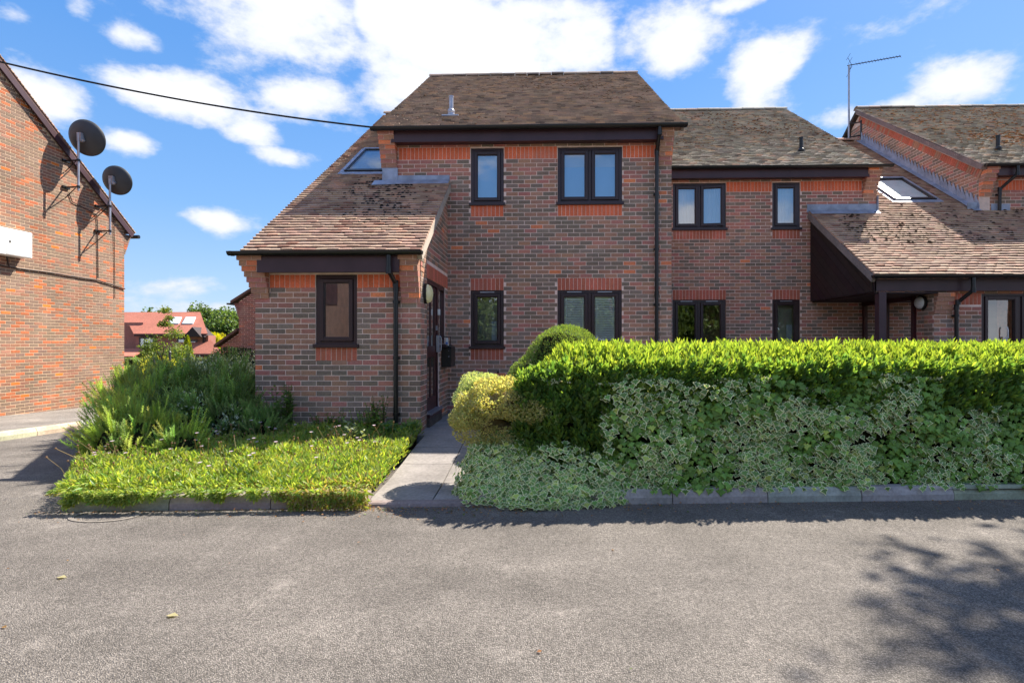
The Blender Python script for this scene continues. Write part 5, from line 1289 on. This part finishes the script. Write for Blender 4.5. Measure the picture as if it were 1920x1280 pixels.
rosemary('juniper_bush', (-6.0, 7.2, .1), [((-4.95, 6.3, .28), (.55, .45, .38)), ((-4.4, 6.25, .20), (.42, .34, .28)), ((-5.55, 6.95, .32), (.5, .55, .46)), ((-5.9, 7.7, .4), (.5, .6, .52))], (1000, 500, 700, 600), .14, PJ_y, 'spreading juniper with bright yellow green tips at the front of the left bed')
rosemary('juniper_bush', (-7.0, 9.3, .1), [((-6.95, 9.2, .40), (.75, .9, .62)), ((-6.4, 8.4, .45), (.6, .6, .55))], (800, 600), .19, PJ_d[:6]+PJ_y[:5], 'mid green juniper mound at the far left edge of the bed near the road')
rosemary('rosemary_bush', (-4.2, 7.1, .2), [((-4.3, 7.2, .35), (.4, .35, .45)), ((-3.85, 7.05, .28), (.35, .25, .34))], (600, 420), .17, PJ_d, 'small dark rosemary clump against the left corner of the wing')
PAL_W = jit((.62,.68,.58), .2, 6, .05)+jit((.16,.24,.14), .2, 6, .08)
def variegated(loc, c, r, n, label):
    t = thing('variegated_shrub', loc, label, 'shrub', 'white variegated plants in the left bed')
    foliage(t, 'foliage', c, r, n, .045, PAL_W, M_leaf, up=.5, lump=.2, inner=.5, zmin=-.3, aspect=.45)
variegated((-5.3, 9.2, .2), (-5.45, 8.75, 1.02), (.8, .5, .20), 2600, 'silvery white leaved shrub spreading over the top of the dark rosemary')
variegated((-5.0, 10.2, .2), (-5.2, 9.9, 1.0), (.8, .7, .28), 1000, 'white flecked shrub behind the rosemary next to the wing corner')
variegated((-4.2, 6.9, .2), (-4.15, 6.95, .38), (.22, .2, .25), 380, 'small white edged plant low in front of the wing corner')
variegated((-5.0, 7.2, .2), (-4.75, 7.05, .62), (.18, .2, .2), 220, 'sparse white leaved sprigs poking from the dark rosemary middle')
t = thing('climbing_shrub', (-10.9, 18.7, -.3), 'dark green bush with white blossom against the pinkish gable', 'shrub')
bush_core_foliage(t, [((-11.0, 18.6, .3), (.95, .7, .95))], (4500,), .07, jit((.035,.075,.03), .3, 8, .1), M_leaf, lump=.12, aspect=.6)
foliage(t, 'blossom', (-11.0, 18.4, .8), (.9, .6, .5), 120, .05, jit((.6,.6,.55), .1, 3), M_leaf)
# fern at the bed edge
# ---- weeds by the wing wall
def weed(loc, h, n, pal, label, spread=.12, leaf=.05, cat='weed', grp='weeds growing against the wing wall'):
    n = int(n*1.8); leaf *= 1.35; t = thing('wild_plant', loc, label, cat, grp); mb = MB(); P = []; D = []
    for i in range(max(2, n//14)):
        x = loc[0]+random.gauss(0, spread*.5); y = loc[1]+random.gauss(0, spread*.4); hh = h*random.uniform(.65, 1); tx = random.gauss(0, .08); ty = random.gauss(-.03, .05)
        mb.tube([(x, y, loc[2]-.05), (x+tx*.5, y+ty*.5, loc[2]+hh*.5), (x+tx, y+ty, loc[2]+hh)], [.006, .004, .002], 4, (.08,.1,.03))
        for k in range(14):
            f = k/14; P.append((x+tx*f, y+ty*f, loc[2]+hh*f)); a = random.random()*6.28; D.append((math.cos(a), math.sin(a), .5))
    mb.build('stem', M_leaf, t); P = np.array(P); D = np.array(D); m = len(P); s = leaf*rng.uniform(.6, 1.3, m)*(1.15-.5*(P[:, 2]-loc[2])/h)
    b = Batch(LANCE, pal); b.add(frames(P, D, np.array([0, -.3, 1])+rdir(m)*.4, s*.42, s, s*.6), rng.integers(0, len(pal), m)); b.build('foliage', M_leafglow, t)
PW = jit((.12,.21,.055), .3, 8, .1); PW2 = jit((.2,.3,.06), .3, 8, .1)
weed((-3.62, 7.38, .2), .78, 170, PW, 'tall dark green weed left of the wing window, close to the rosemary', .10, .075)
weed((-3.2, 7.42, .2), .38, 60, PW, 'small dark weed under the left end of the wing window', .08)
weed((-2.93, 7.42, .2), .34, 70, PW, 'short dark weed by the air brick under the wing window', .1)
weed((-2.50, 7.40, .2), .46, 230, PW2, 'bushy light green weed under the right side of the wing window', .32, .045)
weed((-2.30, 7.40, .2), .62, 120, PW, 'pointed fir shaped green weed just left of the front downpipe', .1, .05)
weed((-1.98, 7.15, .2), .24, 150, PW, 'broad leaved dark weed at the foot of the front downpipe', .2, .10)
weed((-2.45, 6.75, .2), .34, 80, jit((.36,.42,.26), .2, 6), 'pale white leaved weed among the flowers in front of the wing', .12, .06)

# ---- ground cover
GC = np.array([(-1.60,kY(-1.6)+.02),(-4.40,kY(-4.4)+.02),(-4.75,5.2),(-5.75,6.5),(-5.2,6.9),(-4.3,6.8),(-3.2,7.5),(-1.72,7.45),(-1.66,6.3)])
def inpoly(x, y, P):
    c = np.zeros(len(x), bool); j = len(P)-1
    for i in range(len(P)):
        xi, yi = P[i]; xj, yj = P[j]; cond = ((yi > y) != (yj > y)) & (x < (xj-xi)*(y-yi)/(yj-yi+1e-12)+xi); c ^= cond; j = i
    return c
X_ = rng.uniform(-5.9, -1.5, 90000); Y_ = rng.uniform(4.55, 7.55, 90000); k_ = inpoly(X_, Y_, GC) & (rng.random(90000) < np.where(Y_ > 6.5, .55, 1)); X_ = X_[k_][:42000]; Y_ = Y_[k_][:42000]; m = len(X_)
lf = np.array([mn.noise(Vector((x*1.6, y*1.6, 0)))+.5*mn.noise(Vector((x*5, y*5, 4))) for x, y in zip(X_, Y_)])
front = np.clip((Y_-(4.98+.073*X_))/.25, 0, 1)
tuft = np.array([mn.noise(Vector((x*4.2, y*4.2, 8))) for x, y in zip(X_, Y_)])
hgt = (.14+.08*lf+.12*np.clip(tuft, 0, 1))*(.5+.5*front)
Z_ = np.where(front < .62, .125, .09)+.14*np.clip((Y_-5)/2.5, 0, 1)**1.5+hgt*rng.random(m)**.6
over = rng.random(m) < .10*(front < .6)
yd = np.stack([rnd(m)*.9, rnd(m)*.8-.9*(front < .5), .75*np.ones(m)-.8*(front < .35)], 1); s = rng.uniform(.035, .08, m)
PAL_C = jit((.27,.35,.065), .25, 8, .1)+jit((.17,.28,.055), .25, 6, .1)+jit((.34,.38,.12), .2, 4, .1)+jit((.30,.22,.10), .25, 2, .1)
t_ = rng.random(m); kk = np.where(t_ < .45, rng.integers(0, 8, m), np.where(t_ < .8, rng.integers(8, 14, m), np.where(t_ < .985, rng.integers(14, 18, m), 18)))
brown = ((X_ > -2.3) & (rng.random(m) < .30) & (front < .9)) | (rng.random(m) < .02); kk[brown] = rng.integers(18, 20, brown.sum())
b = Batch(LANCE, PAL_C); b.add(frames(np.stack([X_, Y_-.05*(front < .4), Z_], 1), yd, rdir(m)*.6+np.array([0, -.6, .7]), s*.27, s, s*.4), kk)
# growth spilling over the kerb face in places
n_ = 6000; X_ = rng.uniform(-4.27, -1.60, n_); w_ = np.array([mn.noise(Vector((x*2.3, 3.3, 1.7)))+.6*mn.noise(Vector((x*7, 1.1, 2.2))) for x in X_]); w_ = np.where(X_ > -2.3, w_+.55, w_)
X_ = X_[w_ > -.05]; w_ = w_[w_ > -.05]; n_ = len(X_); h_ = rng.random(n_)
P_ = np.stack([X_, 4.98+.073*X_-.02-.05*rng.random(n_)-.05*w_*(1-h_), .19-h_*(.07+.16*np.clip(w_, 0, .7))], 1); s_s = rng.uniform(.03, .06, n_)
k_s = np.where((X_ > -2.4) & (rng.random(n_) < .4), rng.integers(18, 20, n_), rng.integers(0, 18, n_))
b.add(frames(P_, np.stack([rnd(n_)*.9, -.5+rnd(n_)*.4, rnd(n_)*.9-.2], 1), rdir(n_)*.5+np.array([0, -.8, .6]), s_s*.3, s_s, s_s*.4), k_s)
gc = thing('ground_cover', (-3, 5.8, .1), 'bright yellow green low leafy ground cover filling the bed behind the left kerb', 'ground cover'); gc['kind'] = 'stuff'
b.build('leaves', M_leafglow, gc)
# dry flower stalks and daisies
mb = MB(); heads = MB(); fl = Batch(Proto('petal', LEAF.V, LEAF.F), jit((.62,.50,.62), .12, 4))
for i in range(190):
    x = random.uniform(-4.9, -1.9); y = random.uniform(5.7, 6.9) if random.random() < .75 else random.uniform(5.0, 5.8)
    if i < 26: x = random.uniform(-4.95, -4.2); y = random.uniform(4.95, 5.9)
    if not inpoly(np.array([x]), np.array([y]), GC)[0]: continue
    h = random.uniform(.2, .36); z = bedz(x, y); tx = random.gauss(-.14 if i < 26 else 0, .10); ty = random.gauss(-.02, .05)
    mb.tube([(x, y, z), (x+tx*.4, y+ty*.4, z+h*.6), (x+tx, y+ty, z+h)], [.0035, .003, .0025], 4, (.30,.24,.12)); e = (x+tx, y+ty, z+h)
    if random.random() < .80: heads.ball(e, .011, 6, 4, (.24,.16,.10))
    else:
        m_ = 12; A_ = np.linspace(0, 6.28, m_, endpoint=False); fl.add(frames(np.tile(np.array(e), (m_, 1)), np.stack([np.cos(A_), np.sin(A_)*.9-.1, .15*np.ones(m_)+.1*np.sin(A_)], 1), np.tile(np.array([0, -.3, 1.]), (m_, 1)), np.full(m_, .008), np.full(m_, .024), np.full(m_, .01)), rng.integers(0, 4, m_))
mb.build('stalks', M_leaf, gc, kind='stuff'); heads.build('seed_heads', M_leaf, gc, kind='stuff'); fl.build('petals', M_leaf, gc)

# ---- background planting
def tree(name, loc, h, cr, cc, nleaf, leaf, pal, label, lumps=9, cat='tree', group=None, mat=None, trunk_r=.12, limbs=6, z_sq=.8, inner=.5, proto=LEAF, seed=None):
    global rng
    if seed is not None: random.seed(seed); rng = np.random.default_rng(seed)
    t = thing(name, loc, label, cat, group); mb = MB(); top = Vector(cc)
    mb.tube([(loc[0], loc[1], loc[2]-.3), (loc[0]+.05*h*.2, loc[1], loc[2]+(cc[2]-loc[2])*.5), (cc[0], cc[1], cc[2]+.3*cr)], [trunk_r*1.2, trunk_r, trunk_r*.3], 8)
    C = []
    for i in range(lumps):
        d = Vector(rdir(1)[0]); d.z = d.z*z_sq; q = random.uniform(.35, .72); C.append((Vector(cc)+d*cr*q, cr*random.uniform(.32, .52)))
        a = Vector((loc[0], loc[1], loc[2]+(cc[2]-loc[2])*random.uniform(.4, .8))); mb.tube([a, a.lerp(C[-1][0], .5)+Vector((0, 0, .05*cr)), C[-1][0]], [trunk_r*.5, trunk_r*.3, trunk_r*.12], 6)
    mb.build('trunk', M_bark, t)
    b = Batch(proto, pal)
    for c, r in C:
        n = nleaf//lumps; P, nr = shell_points(n, tuple(c), (r, r, r*.8), .18, inner, -.8); m = len(P); s = leaf*rng.uniform(.6, 1.3, m)
        b.add(frames(P, nr*.4+rdir(m)+np.array([0, 0, -.1]), nr*.5+rdir(m)*.8+np.array([0, 0, .4]), s*.6, s, s), rng.integers(0, len(pal), m))
    b.build('crown', mat or M_leaf, t); return t
PO = jit((.10,.155,.05), .35, 10, .1)
tree('oak_tree', (-37.5, 62, -1.5), 8, 3.9, (-39.2, 62, 3.1), 15000, .34, PO, 'big rounded green oak between the distant house and the pinkish gable', 16, trunk_r=.35)
tree('oak_tree', (-44, 66, -1.5), 6, 2.4, (-42.3, 66, 2.3), 6000, .36, PO, 'lower darker tree left of the big oak behind the red roof', 10, trunk_r=.3)
tree('oak_tree', (-36, 60, -1.5), 6, 2.2, (-34.0, 60, 1.6), 5000, .34, PO, 'dark tree mass at the right foot of the big oak', 10, trunk_r=.3)
tree('oak_tree', (-42, 48, -1.5), 6, 2.6, (-40.0, 52, 2.6), 4000, .34, PO, 'dark treetop just showing above the red roof beside the orange wall', 8, trunk_r=.3)
tree('golden_tree', (-26, 45, -1.5), 4, 1.9, (-27.4, 44, 1.15), 7000, .20, jit((.36,.36,.015), .25, 8, .1), 'bright yellow leaved tree in front of the big oak', 12, mat=M_leafglow)
tree('golden_tree', (-24, 43, -1.5), 4, 1.2, (-25.3, 42, .4), 3000, .20, jit((.30,.33,.02), .25, 8, .1), 'lower bright yellow tree beside the lean-to roof', 8, mat=M_leafglow)
tree('young_birch', (-15.7, 21.5, -.8), 4, 1.05, (-15.7, 21.5, 1.15), 3600, .10, jit((.15,.20,.05), .3, 8, .1), 'young loose crowned birch in front of the red roofed house', 12, trunk_r=.04, mat=M_leafglow, z_sq=1.5, inner=.7)
tree('young_birch', (-15.4, 21.9, -.8), 4, .45, (-15.9, 21.9, 2.45), 700, .09, jit((.16,.21,.05), .3, 8, .1), 'thin top leader shoots of a second birch above the red roof', 5, trunk_r=.02, mat=M_leafglow, z_sq=2.2, inner=.8)
t = thing('golden_conifer', (-19.1, 28, -1.4), 'small cone shaped golden conifer in front of the distant porch', 'conifer')
mb = MB(); mb.tube([(-19.1, 28, -1.6), (-19.1, 28, 1.6)], [.1, .02], 8); mb.build('trunk', M_bark, t)
m = 6000; z = rng.random(m)**1.2; a = rng.uniform(0, 6.28, m); r = .55*(1-z)**.8*(1+.1*np.sin(a*5)); P = np.stack([-19.1+r*np.cos(a), 28+r*np.sin(a), -1.2+3.05*z], 1); s = rng.uniform(.05, .11, m)
b = Batch(LEAF, jit((.28,.32,.02), .3, 8, .1)); b.add(frames(P, np.stack([np.cos(a)*.5, np.sin(a)*.5, np.ones(m)], 1), np.stack([np.cos(a), np.sin(a), .5*np.ones(m)], 1)+rdir(m)*.5, s*.6, s, s), rng.integers(0, 8, m)); b.build('crown', M_leaf, t)
# distant clipped hedge, golden shrubs
t = thing('clipped_hedge', (-17, 25, -1), 'clipped low green hedge running across below the distant red roofed house', 'hedge')
mb = MB(); mb.box(-24, -14.2, 24.9, 25.9, -1.4, .68); mb.build('inner_twigs', M_dark, t)
m = 14000; fsel = rng.random(m) < .55; X_ = rng.uniform(-24, -14.1, m); P = np.where(fsel[:, None], np.stack([X_, 24.85+rng.random(m)*.1, rng.uniform(-1, .75, m)], 1), np.stack([X_, rng.uniform(24.8, 26, m), .70+rng.random(m)*.06], 1)); s = rng.uniform(.05, .10, m)
b = Batch(LEAF, jit((.14,.17,.045), .3, 8, .1)); b.add(frames(P, rdir(m), np.where(fsel[:, None], np.array([0, -1, .3]), np.array([0, -.2, 1.]))+rdir(m)*.6, s*.6, s, s), rng.integers(0, 8, m)); b.build('foliage', M_leaf, t)
PGd = jit((.30,.33,.05), .3, 8, .1)
for i, (c, r, lab) in enumerate([((-11.9, 19.3, -.1), (1.1, .8, 1.0), 'golden green shrub just left of the pinkish gable'), ((-13.6, 18.6, .1), (1.2, .8, .75), 'golden shrub below the cone shaped conifer'), ((-10.6, 13.6, -.15), (.7, .8, .72), 'yellow green shrub beside the bird feeder pole at the orange wall'), ((-12.4, 17.8, -.1), (1.0, .8, .75), 'middle golden shrub behind the dark rosemary')]):
    t = thing('golden_shrub', (c[0], c[1], -.5), lab, 'shrub', 'golden shrubs behind the left bed'); bush_core_foliage(t, [(c, r)], (2600,), .085, PGd, M_leafglow, aspect=.5, lump=.16, inner=.35, sq=.72)
# bird feeder pole
t = thing('bird_feeder_pole', (-9.55, 12.7, -.2), 'dark metal bird feeder pole with hooks and hanging feeders between orange wall and rosemary', 'bird feeder')
x, y = -9.45, 12.9
mb = MB(); mb.tube([(x, y, -.3), (x, y, 1.22)], .016, 8); mb.build('pole', M_black, t)
for sg, hz in ((-1, 1.30), (1, 1.42), (-1, .82), (1, .74)):
    mb = MB(); P = [Vector((x, y, hz-.28)), Vector((x+.05*sg, y, hz-.05)), Vector((x+.12*sg, y, hz)), Vector((x+.19*sg, y, hz-.03)), Vector((x+.2*sg, y, hz-.09))]; mb.tube(P, .009, 6); mb.build('hook', M_black, t)
for sg, hz in ((-1, 1.18), (1, 1.32), (-1, .70), (1, .62)):
    mb = MB(); mb.tube([(x+.2*sg, y, hz-.22), (x+.2*sg, y, hz-.04)], .028, 8); mb.tube([(x+.2*sg, y, hz-.24), (x+.2*sg, y, hz-.22)], .04, 8); mb.tube([(x+.2*sg, y, hz-.04), (x+.2*sg, y, hz+.0)], [.036, .01], 8); mb.build('feeder', M_dish if hz > 1 else M_steel, t)

# tree to the right of the frame that throws the dappled shade, and the far side of the road (seen in the window panes)
tree('ash_tree', (11.2, 6.8, .1), 12, 2.8, (10.4, 7.6, 10.2), 9500, .17, jit((.05,.10,.025), .3, 8, .1), 'tall tree standing to the right of the hedge end', 15, trunk_r=.16, inner=.9, seed=11)
for i, (x, y, h, lab) in enumerate([(-4, -13, 6.5, 'tree across the road, nearest to the plain brick house'), (.2, -12, 6.0, 'tree across the road straight behind the viewer'), (4, -13, 6.5, 'tree across the road, third from the brick house'), (8, -12.5, 6.0, 'tree across the road, fourth from the brick house'), (12, -13, 6.5, 'tree across the road, fifth from the brick house'), (16.5, -13, 6.5, 'tree across the road, furthest from the brick house')]):
    tree('roadside_tree', (x, y, 0), h, h*.52, (x, y, h*.48), 6000, .34, jit((.09,.14,.035), .35, 8, .1), lab, 10, group='trees across the road', trunk_r=.2)
M_opp, tt, bb = newmat('opposite_brick')
bt = tt.nodes.new('ShaderNodeTexBrick'); bt.inputs['Scale'].default_value = 1.0; bt.inputs['Brick Width'].default_value = .225; bt.inputs['Row Height'].default_value = .075; bt.inputs['Mortar Size'].default_value = .006
bt.inputs['Color1'].default_value = (.12,.06,.045,1); bt.inputs['Color2'].default_value = (.075,.045,.038,1); bt.inputs['Mortar'].default_value = (.20,.14,.11,1)
gg_ = tt.nodes.new('ShaderNodeNewGeometry'); sx_ = tt.nodes.new('ShaderNodeSeparateXYZ'); cx_ = tt.nodes.new('ShaderNodeCombineXYZ'); tt.links.new(gg_.outputs['Position'], sx_.inputs[0]); tt.links.new(sx_.outputs[0], cx_.inputs[0]); tt.links.new(sx_.outputs[2], cx_.inputs[1]); tt.links.new(cx_.outputs[0], bt.inputs['Vector']); tt.links.new(bt.outputs[0], bb.inputs['Base Color']); bb.inputs['Roughness'].default_value = .9
t = thing('opposite_house', (-12, -15, 0), 'plain brick house across the road', 'house')
mb = MB(); mb.box(-18, -6.5, -18, -12, 0, 5.6); mb.build('wall', M_opp, t); mb = MB(); mb.prism([Vector((-18.3, -11.7, 5.5)), Vector((-18.3, -18.3, 5.5)), Vector((-18.3, -15, 8.2))], (12.1, 0, 0), srgb(130,95,82)); mb.build('roof', M_tileF, t)
for x in (-15.5, -11.6, -8.5):
    mb = MB(); mb.box(x, x+.9, -12.0, -11.96, 3.5, 4.8); w_ = mb.build('window', M_frame, t)

# leaf litter along the kerb
b = Batch(LEAF, jit(srgb(150,112,70), .35, 8, .15)+jit((.10,.16,.03), .3, 2))
m = 900; X_ = np.concatenate([rng.uniform(-4.6, 7.5, m//2), rng.normal(-.9, .9, m//2)]); off = np.abs(rng.normal(0, .14, m)); off[:60] = rng.uniform(0, 3.5, 60)
P = np.stack([X_, 4.97+.073*X_-off, .008+rng.random(m)*.006], 1); s = rng.uniform(.008, .03, m)
b.add(frames(P, np.stack([rnd(m), rnd(m), rnd(m)*.15], 1), np.array([0, 0, 1.])+rdir(m)*.3, s*.7, s, s), rng.integers(0, 10, m))
m = 700; X_ = rng.uniform(-4.6, 7.5, m); o2 = np.abs(rng.normal(0, .05, m)); P = np.stack([X_, 4.965+.073*X_-o2, .006+rng.random(m)*.004], 1); s = rng.uniform(.004, .010, m)
b.add(frames(P, np.stack([rnd(m), rnd(m), rnd(m)*.3], 1), np.array([0, 0, 1.])+rdir(m)*.6, s, s, s), rng.integers(0, 10, m))
ll = thing('leaf_litter', (0, 4.9, 0), 'scattered dry brown leaves along the foot of the kerb', 'leaf litter'); ll['kind'] = 'stuff'
b.build('dry_leaves', M_leaf, ll)
for (x, y, lab) in ((-3.15, 3.35, 'single pale dry leaf lying on the asphalt at the left'), (-2.1, 2.9, 'small pale leaf on the asphalt, lower left of centre')):
    mb = MB(); mb.add([(x, y, .006), (x+.035, y+.02, .014), (x+.07, y, .008), (x+.035, y-.018, .012)], [(0, 3, 2, 1)], (.55,.5,.28)); o = mb.build('fallen_leaf', M_leaf, origin=(x, y, 0)); tag(o, lab, 'leaf', 'single leaves on the asphalt')
